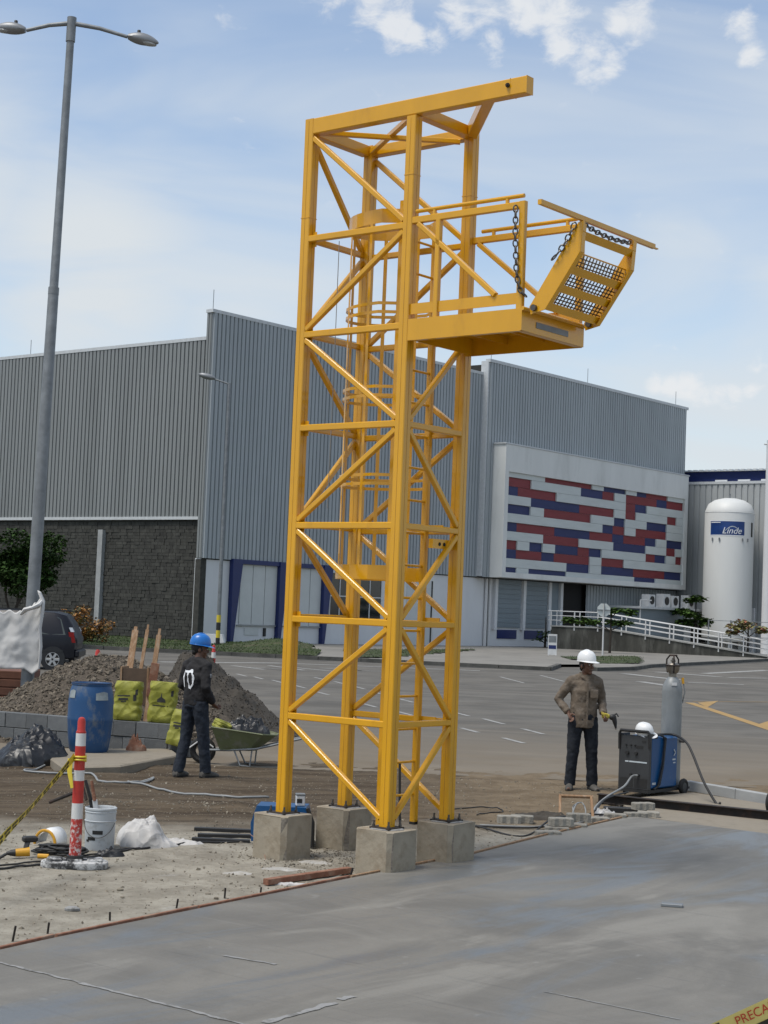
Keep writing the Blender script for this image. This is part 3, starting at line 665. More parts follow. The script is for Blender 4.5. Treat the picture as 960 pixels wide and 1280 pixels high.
for k, (u, w) in enumerate(((42.5, .9), (44.6, 1.0), (45.9, 1.0), (48.3, 1.0))):
    a = MB().box(u, u+w, -2.6, -2.0, 3.18, 4.05+.1*(k % 2)).build('air_conditioner', M['white_metal'], wh)
    MB().lathe([(.30, 0), (.30, .04)], 16, (u+w/2, -2.605, 3.64), M=Matrix.Rotation(R(90), 3, 'X')).build('fan_grille', M['tool_black'], a)
MB().tube([(40.1, -3.3, 2.0), (40.1, -3.3, 3.6), (42.5, -2.8, 3.62)], .05, 6).build('pipe', M['white_metal'], wh)

# side wing running towards the camera behind the tank
wg = thing('side_wing', 'lower grey corrugated wing with dark blue roof edge behind the white tank', 'building', BW(51.75, -.6), math.pi/2-WTH)
mb = MB(); clad(mb, 'v', 0, -14, 1.6, 0, 12.75, .5); mb.build('cladding_sheet', M['clad3'], wg, recalc=False)
MB().box(.08, 12, -14, 1.58, 0, 12.7).build('wall', M['mortar'], wg)
MB().box(-.14, .3, -14, 1.6, 12.72, 12.92).build('flashing', M['flash'], wg)
MB().box(.35, 9, -14, 1.6, 12.93, 13.72).build('roof_fascia', M['blue_paint'], wg)
mb = MB()
for k in range(31): mb.box(.05, 9, -14+k*.5, -14+k*.5+.26, 13.74, 13.86)
mb.box(.0, 9, -14, 1.6, 13.72, 13.75); mb.build('roof_sheet', M['flash'], wg)
for k in range(6): MB().box(.28, .345, -12.5+k*1.9, -11.5+k*1.9, 12.96, 13.08).build('eave_gap', M['label_white'], wg)
MB().box(-.3, -.02, -5.8, -5.2, 0, 3.4).build('white_pier', M['white_wall'], wg)

# ---- liquid gas tank
tk = thing('storage_tank', 'tall white cylindrical storage tank with a blue name plate near its domed top', 'tank', (25.5, 122, 0))
MB().lathe([(1.60, .9), (1.80, 1.15), (1.80, 10.3), (1.77, 10.45), (1.55, 10.95), (1.1, 11.25), (.5, 11.4), (.02, 11.42)], 48).build('vessel', M['tank'], tk, True)
MB().torus((0, 0, 10.3), 1.80, .02, n=48).build('weld_seam', M['tank'], tk, True)
for a in (30, 150, 270): MB().box(1.3*math.cos(R(a))-.15, 1.3*math.cos(R(a))+.15, 1.3*math.sin(R(a))-.15, 1.3*math.sin(R(a))+.15, 0, 1.2).build('leg', M['tank'], tk)
MB().tube([(0, 0, 11.4), (0, 0, 11.75)], .05, 8).build('relief_valve', M['galv'], tk)
def curved_plate(a0, a1, z0, z1, rad, n=14):
    m = MB()
    P = [(rad*math.sin(R(a0+(a1-a0)*i/n)), -rad*math.cos(R(a0+(a1-a0)*i/n))) for i in range(n+1)]
    for i in range(n): m.quad((*P[i], z0), (*P[i+1], z0), (*P[i+1], z1), (*P[i], z1))
    return m
YA = -math.degrees(math.atan2(25.5, 122))-6
npl = curved_plate(YA-41, YA+43, 8.62, 9.62, 1.812).build('name_plate', M['label_blue'], tk, recalc=False)
me = text_mesh('Linde', .66, 0, .32)
for w_ in me.vertices:
    a = R(YA+12)+w_.co.x/1.822; zz = w_.co.y+8.92; w_.co = Vector((1.822*math.sin(a), -1.822*math.cos(a), zz))
link('lettering', me, M['label_white'], npl)
mb = MB(); 
P = [(YA-8+i*2.1, 8.74+.42*math.sin(i/20*3.3)+.18*i/20) for i in range(21)]
for i in range(20):
    (a0, z0), (a1, z1) = P[i], P[i+1]; w_ = .028
    q = lambda a, z: (1.824*math.sin(R(a)), -1.824*math.cos(R(a)), z)
    mb.quad(q(a0, z0-w_), q(a1, z1-w_), q(a1, z1+w_), q(a0, z0+w_))
mb.build('swash', M['decal'], npl, recalc=False)
curved_plate(YA-39, YA-14, 9.50, 9.56, 1.82).build('small_print', M['label_white'], npl, recalc=False)
for dz, mm in ((0, 0),): curved_plate(YA-43, YA+45, 8.56, 8.62, 1.813).build('plate_rim', M['label_white'], npl, recalc=False)
curved_plate(YA-43, YA+45, 9.62, 9.68, 1.813).build('plate_rim', M['label_white'], npl, recalc=False)
curved_plate(YA+66, YA+74, 8.55, 9.6, 1.812).build('name_plate', M['tool_black'], tk, recalc=False)
for a in (-34, -16, 38, 53): MB().cbox((1.84*math.sin(R(YA+a)), -1.84*math.cos(R(YA+a)), 8.3), .09, .09, .22).build('lifting_lug', M['galv'], tk)

# ---- white mast at the right edge
ms = thing('white_mast', 'tall white mast at the right edge beside the storage tank', 'mast', (27.55, 118, 0))
MB().lathe([(.42, 0), (.40, 8), (.36, 15.4), (.1, 15.6)], 20).build('pole', M['white_wall'], ms, True)
MB().tube([(-.55, 0, 15.1), (.3, 0, 15.1)], .06, 8).build('cross_arm', M['white_metal'], ms)

# ---- access ramp with railing
rp0, rp1 = Vector((11.2, 108.5, .12)), Vector((24.6, 104.0, .12))
rd = (rp1-rp0); rl = rd.length; rdn = rd.normalized(); rn = Vector((rdn.y, -rdn.x, 0)); rn = rn if rn.y < 0 else -rn
ramp = thing('access_ramp', 'mouldy concrete access ramp with white tube railing below the mural', 'ramp', rp0, math.atan2(rd.y, rd.x))
h0, h1 = 1.42, .05
MB().extrude([(0, 0, 0), (0, 0, h0), (3.2, 0, h0), (rl, 0, h1), (rl, 0, 0)], (0, 1.8, 0)).build('ramp_wall', M['ramp_wall'], ramp)
MB().extrude([(0, -.06, h0+.01), (0, -.06, h0+.09), (3.2, -.06, h0+.09), (rl, -.06, h1+.09), (rl, -.06, h1+.01), (3.2, -.06, h0+.01)], (0, 1.92, 0)).build('ramp_deck', M['ramp_top'], ramp)
for yy_ in (0.0, 1.7):
    for z in (.35, .65, .95):
        MB().tube([(-.2, yy_, h0+z+.08), (3.2, yy_, h0+z+.08), (rl, yy_, h1+z+.08)], .035 if z > .9 else .025, 6).build('rail', M['white_metal'], ramp)
    k = 0
    while k*1.55 < rl+.1:
        a = min(rl, k*1.55); b = h0 if a < 3.2 else h0+(h1-h0)*(a-3.2)/(rl-3.2)
        MB().tube([(a, yy_, b-.2 if yy_ == 0 else b), (a, yy_, b+1.05)], .045, 6).build('post', M['white_metal'], ramp); k += 1

# ---- fence behind the ramp at the right
fn = thing('wire_fence', 'thin dark post and wire fence standing before the white tank', 'fence', (22.2, 112, .12), 0)
for k in range(5): MB().tube([(k*1.5, 0, 0), (k*1.5, 0, 2.3)], .05, 6).build('post', M['galv'], fn)
for z in (2.25, 1.2): MB().tube([(0, 0, z), (6.2, 0, z)], .02, 5).build('wire', M['galv'], fn)

# ---- stop sign seen from behind, pavement sign
sb = G(753, 822); ss = thing('road_sign', 'octagonal road sign seen from behind on a thin white pole', 'sign', (sb.x, sb.y, .12), R(3))
MB().tube([(0, 0, 0), (0, 0, 2.9)], .045, 8).build('pole', M['white_metal'], ss)
MB().lathe([(.40, 0), (.40, .02)], 8, (0, .06, 2.58), M=Matrix.Rotation(R(90), 3, 'X')@Matrix.Rotation(R(22.5), 3, 'Z')).build('plate', M['mural_grey'], ss)
for b in (MB().box(-.36, .36, -.02, .03, 2.55, 2.6), MB().box(-.02, .02, -.05, .03, 2.2, 2.95)): b.build('stiffener', M['galv'], ss)
sb = G(690, 822); ps = thing('pavement_sign', 'small white board with a blue band on the pavement below the blue vents', 'sign', (sb.x, sb.y, .12), R(-5))
MB().box(-.24, .24, -.04, .04, .02, 1.15).build('board', M['white_metal'], ps); MB().box(-.2, .2, -.046, -.041, .35, .55).build('band', M['blue_paint'], ps)
for x in (-.2, .2): MB().box(x-.03, x+.03, -.2, .2, -.01, .06).build('foot', M['white_metal'], ps)
MB().box(-.2, .2, -.045, -.041, .7, 1.05).build('print', M['galv'], ps)

# ---- trees and shrubs
def leaves(blobs, n, size, flat=.0, seed=1):
    rnd = random.Random(seed); mb = MB(); tot = sum(b[3]*b[4]*b[5] for b in blobs)
    for (cx, cy, cz, rx, ry, rz) in blobs:
        k = max(4, int(n*rx*ry*rz/tot))
        for _ in range(k):
            while True:
                a, b, c = rnd.uniform(-1, 1), rnd.uniform(-1, 1), rnd.uniform(-1, 1)
                q = a*a+b*b+c*c
                if q < 1 and rnd.random() < .25+.75*q: break
            p = Vector((cx+a*rx, cy+b*ry, cz+c*rz)); s = size*rnd.uniform(.6, 1.35)
            t = rnd.random()*6.283; el = rnd.uniform(-.9, .7)*(1-flat)
            d = Vector((math.cos(t)*math.cos(el), math.sin(t)*math.cos(el), math.sin(el))); e = d.cross(Vector((rnd.uniform(-.5, .5), rnd.uniform(-.5, .5), 1))).normalized()*s*.36
            mid = p+d*s*.5+Vector((0, 0, .05*s))
            mb.add([p, mid+e, p+d*s-Vector((0, 0, .12*s)), mid-e], [(0, 1, 2), (0, 2, 3)])
    return mb
def tree(name, label, loc, blobs, n, size, lm, trunk, group=None, flat=0.0, seed=1, cat='tree', tr=.09):
    t = thing(name, label, cat, loc, 0, group)
    tb = MB()
    for br in trunk: tb.tube(br[0], br[1], 7)
    tb.build('trunk', M['bark'], t, True); leaves(blobs, n, size, flat, seed).build('crown', M[lm], t, recalc=False); return t
p = G(7, 801); p = Vector((-15.9, 73.0, .15))
rnd = random.Random(3); bl_ = []
for i in range(46):
    a, b, c = rnd.gauss(0, 1), rnd.gauss(0, .9), rnd.gauss(0, .62)
    bl_.append((.15+a*1.0, b*.9, 3.4+c*1.0, rnd.uniform(.35, .75), rnd.uniform(.35, .7), rnd.uniform(.3, .5)))
tree('broadleaf_tree', 'dark green tree behind the lamp post in front of the stone wall', p, bl_, 9000, .20, 'leaf_dark',
     [([(-.35, 0, 0), (-.3, 0, .9), (-.05, 0, 1.7), (.45, 0, 2.6), (.9, .1, 3.3)], [.09, .08, .07, .05, .03]), ([(-.3, 0, 1.0), (-.6, .1, 2.0), (-.7, .1, 3.2)], [.06, .05, .03]), ([(-.05, 0, 1.7), (-.1, .2, 2.9), (.1, .2, 4.0)], [.05, .04, .02])], seed=4)
p = Vector((-13.6, 77.6, .15)); rnd = random.Random(9)
bl_ = [(rnd.uniform(-1.2, .85), rnd.uniform(-.5, .5), rnd.uniform(.25, 1.55)*(1-.25*abs(i % 5-2)/2), rnd.uniform(.25, .5), .4, rnd.uniform(.2, .4)) for i in range(26)]
tree('flowering_bush', 'orange leaved bush at the foot of the stone wall behind the car', p, bl_, 2600, .15, 'leaf_orange', [([(x, 0, 0), (x*1.8, .1, .8)], [.03, .015]) for x in (-.4, -.1, .2, .4)], seed=5, cat='bush')
def tier_tree(label, bx, by_px, tiers, lm, seed, n=900, size=.34, lean=0):
    b = G(bx, by_px); loc = Vector((b.x, b.y, .12)); D = b.y; rnd = random.Random(seed); bl_ = []; br = []
    top = max(2.0, A(bx, min(t[1] for t in tiers), D).z)
    br.append(([(0, 0, 0), (.03, 0, top*.5), (0, 0, top)], [.09, .06, .03]))
    for (x, y, hw, hh) in tiers:
        c = A(x, y, D)-loc; s = D/FPX
        for k in range(max(3, int(hw/5))):
            bl_.append((c.x+rnd.uniform(-.8, .8)*hw*s, rnd.uniform(-.6, .6)*hw*s, c.z+rnd.uniform(-.5, .5)*hh*s, .3+.15*hw*s*rnd.random(), .35, .12+.4*hh*s*rnd.random()))
        br.append(([(0, 0, max(.3, c.z-.5)), (c.x*.6, 0, c.z-.15), (c.x, 0, c.z)], [.035, .025, .012]))
    return tree('almond_tree', label, loc, bl_, n, size, lm, br, 'small tiered trees along the pavement', .55, seed)
tier_tree('small green tiered tree at the right end of the mural, before the white tank', 868, 816, [(872, 749, 16, 4), (868, 768, 26, 7), (862, 780, 12, 5), (885, 777, 15, 7), (855, 775, 10, 5)], 'leaf_mid', 11, 1300)
tier_tree('small sparse tiered tree standing right behind the octagonal road sign', 762, 819, [(715, 776, 22, 4), (775, 763, 18, 4), (785, 779, 24, 2), (745, 778, 16, 3)], 'leaf_mid', 12, 850, .3)
tier_tree('small tree with reddish leaves at the foot of the ramp', 934, 824, [(925, 783, 20, 4), (948, 788, 14, 4), (936, 779, 14, 4), (915, 790, 10, 3)], 'leaf_red', 13, 480, .3)
tier_tree('small pale shrub below the blue vents, left of the pavement sign', 681, 812, [(682, 792, 7, 4), (674, 798, 8, 3), (684, 799, 6, 4)], 'leaf_mid', 14, 160, .22)

# ---- lamp column in front of the warehouse
l2 = A(272, 803.5, 82); l2.z = .12
lp = thing('street_lamp', 'slim single-arm street lamp with black and yellow bands before the warehouse', 'street lamp', l2)
hh = A(286, 482, l2.y).z
MB().tube([(0, 0, 0), (0, 0, 4), (0, 0, hh)], [.10, .095, .07], 10).build('pole', M['galv'], lp, True)
for k in range(4): MB().tube([(0, 0, .02+k*.38), (0, 0, .38+k*.38)], .108, 12).build('painted_band', M['tool_black' if k % 2 == 0 else 'tape'], lp, True)
e2 = A(260, 471, l2.y)-l2
MB().tube([(0, 0, hh-.05), (e2.x, e2.y, e2.z)], .045, 6).build('arm', M['galv'], lp, True)
MB().ell((e2.x-.05, 0, e2.z+.02), .45, .2, .15, 14, 8, Matrix.Rotation(R(12), 3, 'Y')).build('lamp_head', M['lampgrey'], lp, True)

# low white barrier at the corner of the building
cb = thing('concrete_barrier', 'low white concrete barrier on the verge at the warehouse corner', 'barrier', A(267, 806, 83.5).xy.to_3d()+Vector((0, 0, .1)), R(-8))
mb = MB(); mb.extrude([(-.65, -.2, 0), (-.5, -.2, .56), (.45, -.2, .56), (.62, -.2, 0)], (0, .4, 0)); mb.build('body', M['white_wall'], cb)

# ================================================================== YELLOW ACCESS TOWER
tw = thing('access_tower', 'yellow steel lattice access tower with caged ladder, platform and folding stair', 'tower', TF, -TH)
M['seam'] = mat('seam_shadow_paint', (.36, .16, .004), .5, var=.2); Y = M['yellow']; W = .105; SX, SY = 1.211, .877
legs = {'F': (-W/2, W/2), 'R': (-W/2, SY+W/2), 'L': (-SX-W/2, W/2), 'B': (-SX-W/2, SY+W/2)}
rings_z = [1.285, 2.17, 3.03, 3.93, 4.80, 5.70]
ZT, ZB = 6.84, .405
for k, (x, y) in legs.items():
    top = {'F': 6.685, 'L': ZT, 'R': 6.80, 'B': 6.80}[k]
    lg = MB().beam((x, y, ZB), (x, y, top), W, W, (0, 1, 0), .007).build('leg', Y, tw)
    MB().beam((x-.0, y, ZB-.012), (x, y, ZB+.02), W*.8, W*.8, (0, 1, 0)).build('stub', M['dark_steel'], lg)
    MB().cbox((x, y, ZB-.006), .22, .22, .014, .003).build('base_plate', M['dark_steel'], lg)
    for (i, j) in ((-1, -1), (1, -1), (-1, 1), (1, 1)):
        MB().tube([(x+i*.082, y+j*.082, ZB-.01), (x+i*.082+.002, y+j*.082, ZB+.055)], .009, 6).tube([(x+i*.082, y+j*.082, ZB+.005), (x+i*.082, y+j*.082, ZB+.02)], .016, 6).build('anchor_bolt', M['chain'], lg)
    MB().box(x-.0014, x+.0014, y-W/2-.0015, y-W/2+.002, ZB+.02, top-.02).build('seam_line', M['seam'], lg); MB().box(x+W/2-.002, x+W/2+.0015, y-.0014, y+.0014, ZB+.02, top-.02).build('seam_line', M['seam'], lg)
    # welded seam bead half way up
    MB().beam((x, y, 5.9 if k in 'LB' else 6.15), (x, y, 5.906 if k in 'LB' else 6.156), W+.006, W+.006, (0, 1, 0), .003).build('weld_seam', Y, lg)
def bar(name, p, q, up, w=.05, h=.05): return MB().beam(p, q, w, h, up, .007).build(name, Y, tw)
xl_, xr_ = -SX, -W                                            # clear span of the long faces
fy, by = .03, SY+W-.03                                        # front and back planes
lyx, rfx = -SX-W+.03, -.03                                    # left and right planes
for i, z in enumerate(rings_z):
    bar('horizontal_beam', (xl_-.02, fy, z), (xr_+.02, fy, z), (0, 0, 1), .055, .06)
    if i not in (): bar('horizontal_beam', (xl_-.02, by, z+(.0)), (xr_+.02, by, z), (0, 0, 1), .05, .055)
    if z < 4.5: bar('horizontal_beam', (rfx, W-.02, z), (rfx, SY+.02, z), (0, 0, 1), .05, .055)
    if i not in (0,): bar('horizontal_beam', (lyx, W-.02, z+.02), (lyx, SY+.02, z+.02), (0, 0, 1), .05, .055)
lev = [ZB+.02]+rings_z+[6.70]
for i in range(7):
    z0, z1 = lev[i]+.05, lev[i+1]-.05
    down = i % 2 == 0                                          # even panels fall from L to F and from B to R
    for yy_ in (fy, by):
        p, q = ((xl_, yy_, z1), (xr_, yy_, z0)) if down else ((xr_, yy_, z1), (xl_, yy_, z0))
        MB().beam(p, q, .05, .05, (0, 1, 0), .007).build('diagonal_brace', Y, tw)
    if i < 5:                                                  # right face
        p, q = ((rfx, SY, z1), (rfx, W, z0)) if down else ((rfx, W, z1), (rfx, SY, z0))
        MB().beam(p, q, .05, .05, (1, 0, 0), .007).build('diagonal_brace', Y, tw)
    if i >= 2:                                                 # left face, open at the bottom for access
        p, q = ((lyx, W, z1), (lyx, SY, z0)) if down else ((lyx, SY, z1), (lyx, W, z0))
        MB().beam(p, q, .05, .05, (1, 0, 0), .007).build('diagonal_brace', Y, tw)
# gusset-like end stops of the braces on the front face
for i, z in enumerate(rings_z): MB().box(-SX-.004, -SX+.05, .058, .064, z-.07, z+.07).build('gusset', Y, tw)
# top frame and cantilever lifting beam
tb = MB().beam((-SX, W/2, 6.765), (1.165, W/2, 6.765), W-.004, .15, (0, 0, 1), .008).build('lifting_beam', Y, tw)
MB().box(1.165, 1.172, .002, W-.002, 6.69, 6.84).build('end_plate', Y, tb)
MB().box(1.0, 1.003, .0, W, 6.688, 6.842).build('weld_seam', Y, tb)
MB().tube([(.985, -.03, 6.78), (.985, .13, 6.78)], .011, 8).tube([(.985, -.018, 6.78), (.985, .0, 6.78)], .02, 6).build('bolt', M['dark_steel'], tb)
MB().beam((lyx, W, 6.745), (lyx, SY, 6.745), .1, .10, (0, 0, 1)).build('top_beam', Y, tw)
MB().beam((-SX, SY+W/2, 6.745), (-W, SY+W/2, 6.745), .1, .10, (0, 0, 1)).build('top_beam', Y, tw)
MB().beam((-W/2, W, 6.745), (-W/2, SY, 6.745), .1, .10, (0, 0, 1)).build('top_beam', Y, tw)
MB().beam((-.03, SY+.02, 6.755), (.74, W*.7, 6.755), .10, .12, (0, 0, 1)).build('knee_beam', Y, tw)
MB().beam((-SX, SY, 6.73), (-W, W, 6.73), .05, .05, (0, 0, 1)).build('top_brace', Y, tw)
MB().beam((-SX, W, 6.725), (-W*1.4, SY, 6.675), .05, .045, (0, 0, 1)).build('top_brace', Y, tw)

# ---- platform
PX, PZ = 1.195, 4.85
pf = MB().box(.0, PX-.01, .01, SY+W-.01, PZ-.035, PZ-.029).build('platform', Y, tw)
for yy_ in (.0, SY+W-.012): MB().box(.002, PX-.001, yy_, yy_+.012, PZ-.19, PZ).build('side_channel', Y, pf)
MB().box(PX, PX+.012, -.001, SY+W+.001, PZ-.185, PZ-.003).build('end_channel', Y, pf)
MB().box(.001, .013, .013, SY+W-.013, PZ-.18, PZ-.036).build('end_channel', Y, pf)
for x in (.4, .8): MB().box(x-.004, x+.004, .013, SY+W-.013, PZ-.11, PZ-.036).build('cross_rib', Y, pf)
MB().box(.02, PX-.01, .012, .05, PZ-.19, PZ-.184).build('channel_lip', Y, pf); MB().box(PX-.06, PX-.001, .05, SY+W-.02, PZ-.186, PZ-.18).build('channel_lip', Y, pf)
MB().box(PX+.012, PX+.018, .22, .72, PZ-.135, PZ-.085).build('slot_plate', M['galv'], pf)
def railing(y, name):
    r = MB().beam((0, y, 5.735), (PX-.02, y, 5.735), .045, .06, (0, 0, 1)).build('railing', Y, tw)
    hx0, hx1 = (.03, 1.17) if y < .5 else (.09, 1.12)
    MB().tube([(hx0, y, 5.815), (hx1, y, 5.815)], .018, 10).build('handrail', Y, r, True)
    for x in ((.23, 1.0) if y < .5 else (.22, 1.02)): MB().beam((x, y, 5.76), (x, y, 5.81), .03, .03, (0, 1, 0)).build('spacer', Y, r)
    MB().beam((PX-.03, y, PZ), (PX-.03, y, 5.765), .05, .06, (1, 0, 0)).build('post', Y, r)
    if y < .5: MB().beam((.285, y, PZ), (.285, y, 5.71), .05, .05, (1, 0, 0)).build('post', Y, r)
    MB().box(.0, PX-.05, y-.006, y+.006, 4.895, 4.99).build('toe_board', Y, r)
    MB().beam((.06, y+.0, 5.70), (.91 if y < .5 else .95, y, 4.99), .045, .05, (0, 1, 0)).build('brace', Y, r)
railing(.03, 'near'); railing(SY+W-.03, 'far')

# ---- folding stair stowed upright at the end of the platform
fs = MB().tube([(1.225, -.02, 4.845), (1.225, SY+W+.02, 4.845)], .017, 10).build('folding_stair', Y, tw, True)
prof = [(1.245, 4.865), (1.70, 5.53), (1.745, 5.535), (1.725, 5.285), (1.40, 4.83), (1.26, 4.80)]
Y0, Y1 = .05, SY+.04
for yy_ in (Y0, Y1):
    MB().extrude([(x, yy_, z) for x, z in prof], (0, .008, 0)).build('side_plate', Y, fs)
    s_ = .0 if yy_ == Y0 else -.05
    for a, b in ((3, 4), (2, 3)):
        (x0, z0), (x1, z1) = prof[a], prof[b]; MB().beam((x0, yy_+.03+s_, z0), (x1, yy_+.03+s_, z1), .055, .008, Vector((z1-z0, 0, -(x1-x0))), .002).build('flange', Y, fs)
    MB().tube([(1.30, yy_-.03, 4.85), (1.30, yy_+.03, 4.85)], .028, 8).build('hinge_bolt', M['chain'], fs, True)
lo, hi = Vector((1.395, 0, 4.825)), Vector((1.715, 0, 5.27)); dv = (hi-lo).normalized(); nv = Vector((dv.z, 0, -dv.x))
Lf = (hi-lo).length
qs = [lo+dv*(Lf*k/3*.98) for k in range(4)]; qs[3] = Vector((1.722, 0, 5.385))
for k in range(4):
    q = qs[k]-nv*.02
    MB().angle((q.x, Y0+.01, q.z), (q.x, Y1, q.z), .07, .006, -nv, dv).build('tread_nosing', Y, fs)
for k in range(3):
    a = qs[k]-nv*.05+dv*.045; d_ = (qs[k+1]-qs[k]).normalized(); hgt = .125
    t = MB()
    for q in (a-d_*.008, a+d_*(hgt+.008)): t.beam((q.x, Y0+.01, q.z), (q.x, Y1, q.z), .012, .014, nv)
    tr = t.build('tread', Y, fs); me_ = MB(); ny_ = 17; nz_ = 4
    for i in range(1, ny_):
        y = Y0+(Y1-Y0)*i/ny_; me_.beam((a.x, y, a.z), (a.x+d_.x*hgt, y, a.z+d_.z*hgt), .011, .008, nv, .001)
    for j in range(1, nz_):
        q = a+d_*hgt*j/nz_; me_.beam((q.x, Y0+.02, q.z), (q.x, Y1, q.z), .010, .008, nv, .001)
    me_.build('mesh', M['yellow_mesh'], tr)
hb = MB().box(1.70, 1.735, -.56, 1.27, 5.545, 5.585).build('handle_bar', Y, fs)
MB().box(1.705, 1.73, 1.27, 1.33, 5.55, 5.56).build('bar_tip', Y, hb)
for yy_ in (Y0+.03, Y1-.03): MB().beam((1.72, yy_, 5.50), (1.718, yy_, 5.55), .04, .03, (0, 1, 0)).build('bracket', Y, hb)
def chain(pts, name='chain', lk=.062, r=.0068):
    mb = MB(); P = [Vector(p) for p in pts]; seg = []
    for i in range(len(P)-1):
        n = max(1, int((P[i+1]-P[i]).length/.004))
        seg += [P[i]+(P[i+1]-P[i])*k/n for k in range(n)]
    seg.append(P[-1]); acc = 0; last = seg[0]; cs = [seg[0]]
    for q in seg[1:]:
        acc += (q-last).length; last = q
        if acc >= lk*.78: cs.append(q); acc = 0
    for i in range(len(cs)-1):
        d = (cs[i+1]-cs[i]).normalized(); c = (cs[i]+cs[i+1])/2; a = d.orthogonal().normalized(); b = d.cross(a)
        if i % 2: a, b = b, a
        m3 = Matrix((a, d, b)).transposed(); mb.torus(c, lk/2, r, m3, 12, 5, .62)
    return mb.build(name, M['chain'], tw, True)
def sag(p, q, s, n=14): return [Vector(p)+(Vector(q)-Vector(p))*i/n-Vector((0, 0, s*4*(i/n)*(1-i/n))) for i in range(n+1)]
chain([(1.12, -.02, 5.72), (1.125, -.02, 5.45), (1.15, -.02, 5.15), (1.18, -.01, 5.0), (1.25, .03, 4.93)])
chain(sag((1.68, Y0-.02, 5.52), (1.43, Y0-.02, 5.22), .05))
chain(sag((1.735, Y0+.03, 5.515), (1.735, Y1-.05, 5.515), .03))

# ---- caged ladder inside the tower
LX = -.30
ld = MB().beam((LX, .25, .37), (LX, .25, 6.0), .03, .06, (1, 0, 0)).build('ladder', Y, tw)
MB().beam((LX, .76, .37), (LX, .76, 5.9), .055, .06, (1, 0, 0)).build('stringer', Y, ld)
MB().beam((LX, .76, .345), (LX, .76, .37), .06, .065, (1, 0, 0)).build('rubber_foot', M['tool_black'], ld); MB().beam((LX, .25, .345), (LX, .25, .37), .04, .065, (1, 0, 0)).build('rubber_foot', M['tool_black'], ld)
z = .62
while z < 5.85:
    MB().tube([(LX, .26, z), (LX, .745, z)], .012, 8).build('rung', Y, ld, True); z += .297
for z in (1.3, 2.2, 3.05, 3.95, 4.8): 
    MB().box(LX, -W-.0, .775, .785, z-.03, z+.03).build('stand_off', Y, ld)
MB().box(-.10, -.05, .56, .90, 2.86, 2.945).build('lock_plate', Y, ld)
for y in (.66, .73): MB().tube([(-.049, y, 2.90), (-.045, y, 2.90)], .017, 10).build('lock_hole', M['black'], ld)
def hoop_pts(z, n=16):
    cy, rr = .505, .36; P = [(LX, cy-.255, z)]
    for i in range(n+1):
        a = math.pi*(i/n); P.append((LX-.16-(rr+.25)*math.sin(a), cy-.36*math.cos(a), z))
    P.append((LX, cy+.255, z)); return [Vector(p) for p in P]
cage = None
def band(z, h):
    global cage
    mb = MB(); P = hoop_pts(z); n = len(P); t = .006
    rs = []
    for i, p in enumerate(P):
        d = (P[min(i+1, n-1)]-P[max(i-1, 0)]).normalized(); o = Vector((d.y, -d.x, 0))
        rs.append([p-o*t/2-Vector((0, 0, h/2)), p+o*t/2-Vector((0, 0, h/2)), p+o*t/2+Vector((0, 0, h/2)), p-o*t/2+Vector((0, 0, h/2))])
    mb.rings(rs)
    if cage is None: cage = mb.build('safety_cage', Y, tw)
    else: mb.build('hoop', Y, cage)
band(5.86, .13)
band(2.62, .13)
for z in (5.06, 4.98, 4.30, 4.22, 3.50, 3.42): band(z, .028)
HP = hoop_pts(0)
for i in (2, 5, 9, 13, 16):
    p = HP[i]; d = (HP[i+1]-HP[i-1]).normalized()
    MB().beam((p.x, p.y, 2.56), (p.x, p.y, 5.92), .035, .005, Vector((d.y, -d.x, 0)), .001).build('strap', Y, cage)
MB().tube([(-1.02, .22, 5.7), (-1.01, .21, 4.4), (-1.03, .22, 3.2)], .004, 5).build('rope', M['hose'], tw)
MB().tube([(-.36, .60, .9), (-.30, .55, .45), (-.22, .50, .06)], .012, 6).build('lower_cable', M['cable'], tw)

# ---- concrete pedestals
PH = ZB-.012
names = {'F': 'front concrete pedestal of the tower standing against the slab edge', 'R': 'right concrete pedestal of the tower, beside the slab edge', 'L': 'left concrete pedestal of the tower before the blue machine', 'B': 'rear concrete pedestal of the tower, behind the other three'}
for k, (x, y) in legs.items():
    c = T(x, y); ped = thing('pedestal', names[k], 'pedestal', c, -TH, 'pedestals under the tower legs')
    s = .41; mb = MB(); g = .04
    n = 9; vs = []
    def sq(z, e, j=0): 
        return [Vector(p)+Vector((random.uniform(-1, 1)*j, random.uniform(-1, 1)*j, random.uniform(-1, 1)*j)) for p in ((-s/2, -s/2+e, z), (-s/2+e, -s/2, z), (s/2-e, -s/2, z), (s/2, -s/2+e, z), (s/2, s/2-e, z), (s/2-e, s/2, z), (-s/2+e, s/2, z), (-s/2, s/2-e, z))]
    mb.rings([sq(-.12, g), sq(.05, g, .002), sq(.2, g, .002), sq(PH-.012, g, .002), sq(PH-.004, g+.012, .004)])
    mb.build('block', M['block'], ped)
    MB().extrude([(s/2-g-.002, -s/2-.0015, 0), (s/2+.0015, -s/2+g+.002, 0), (s/2-.004, -s/2+g+.004, 0), (s/2-g-.004, -s/2+.004, 0)], (0, 0, PH-.015)).build('corner_strip', M['chamfer'], ped)
    mb = MB()                                                # grout squeezed out under the plate
    n = 22; mb.rings([[Vector((r_*math.cos(i/n*6.283)*(1+.14*fbm(i, 0, x*9, .6, 2)), r_*math.sin(i/n*6.283)*(1+.14*fbm(i, 3, x*9, .6, 2)), z)) for i in range(n)] for r_, z in ((.15, PH-.004), (.135, PH+.004))])
    mb.build('grout', M['sealant'], ped)

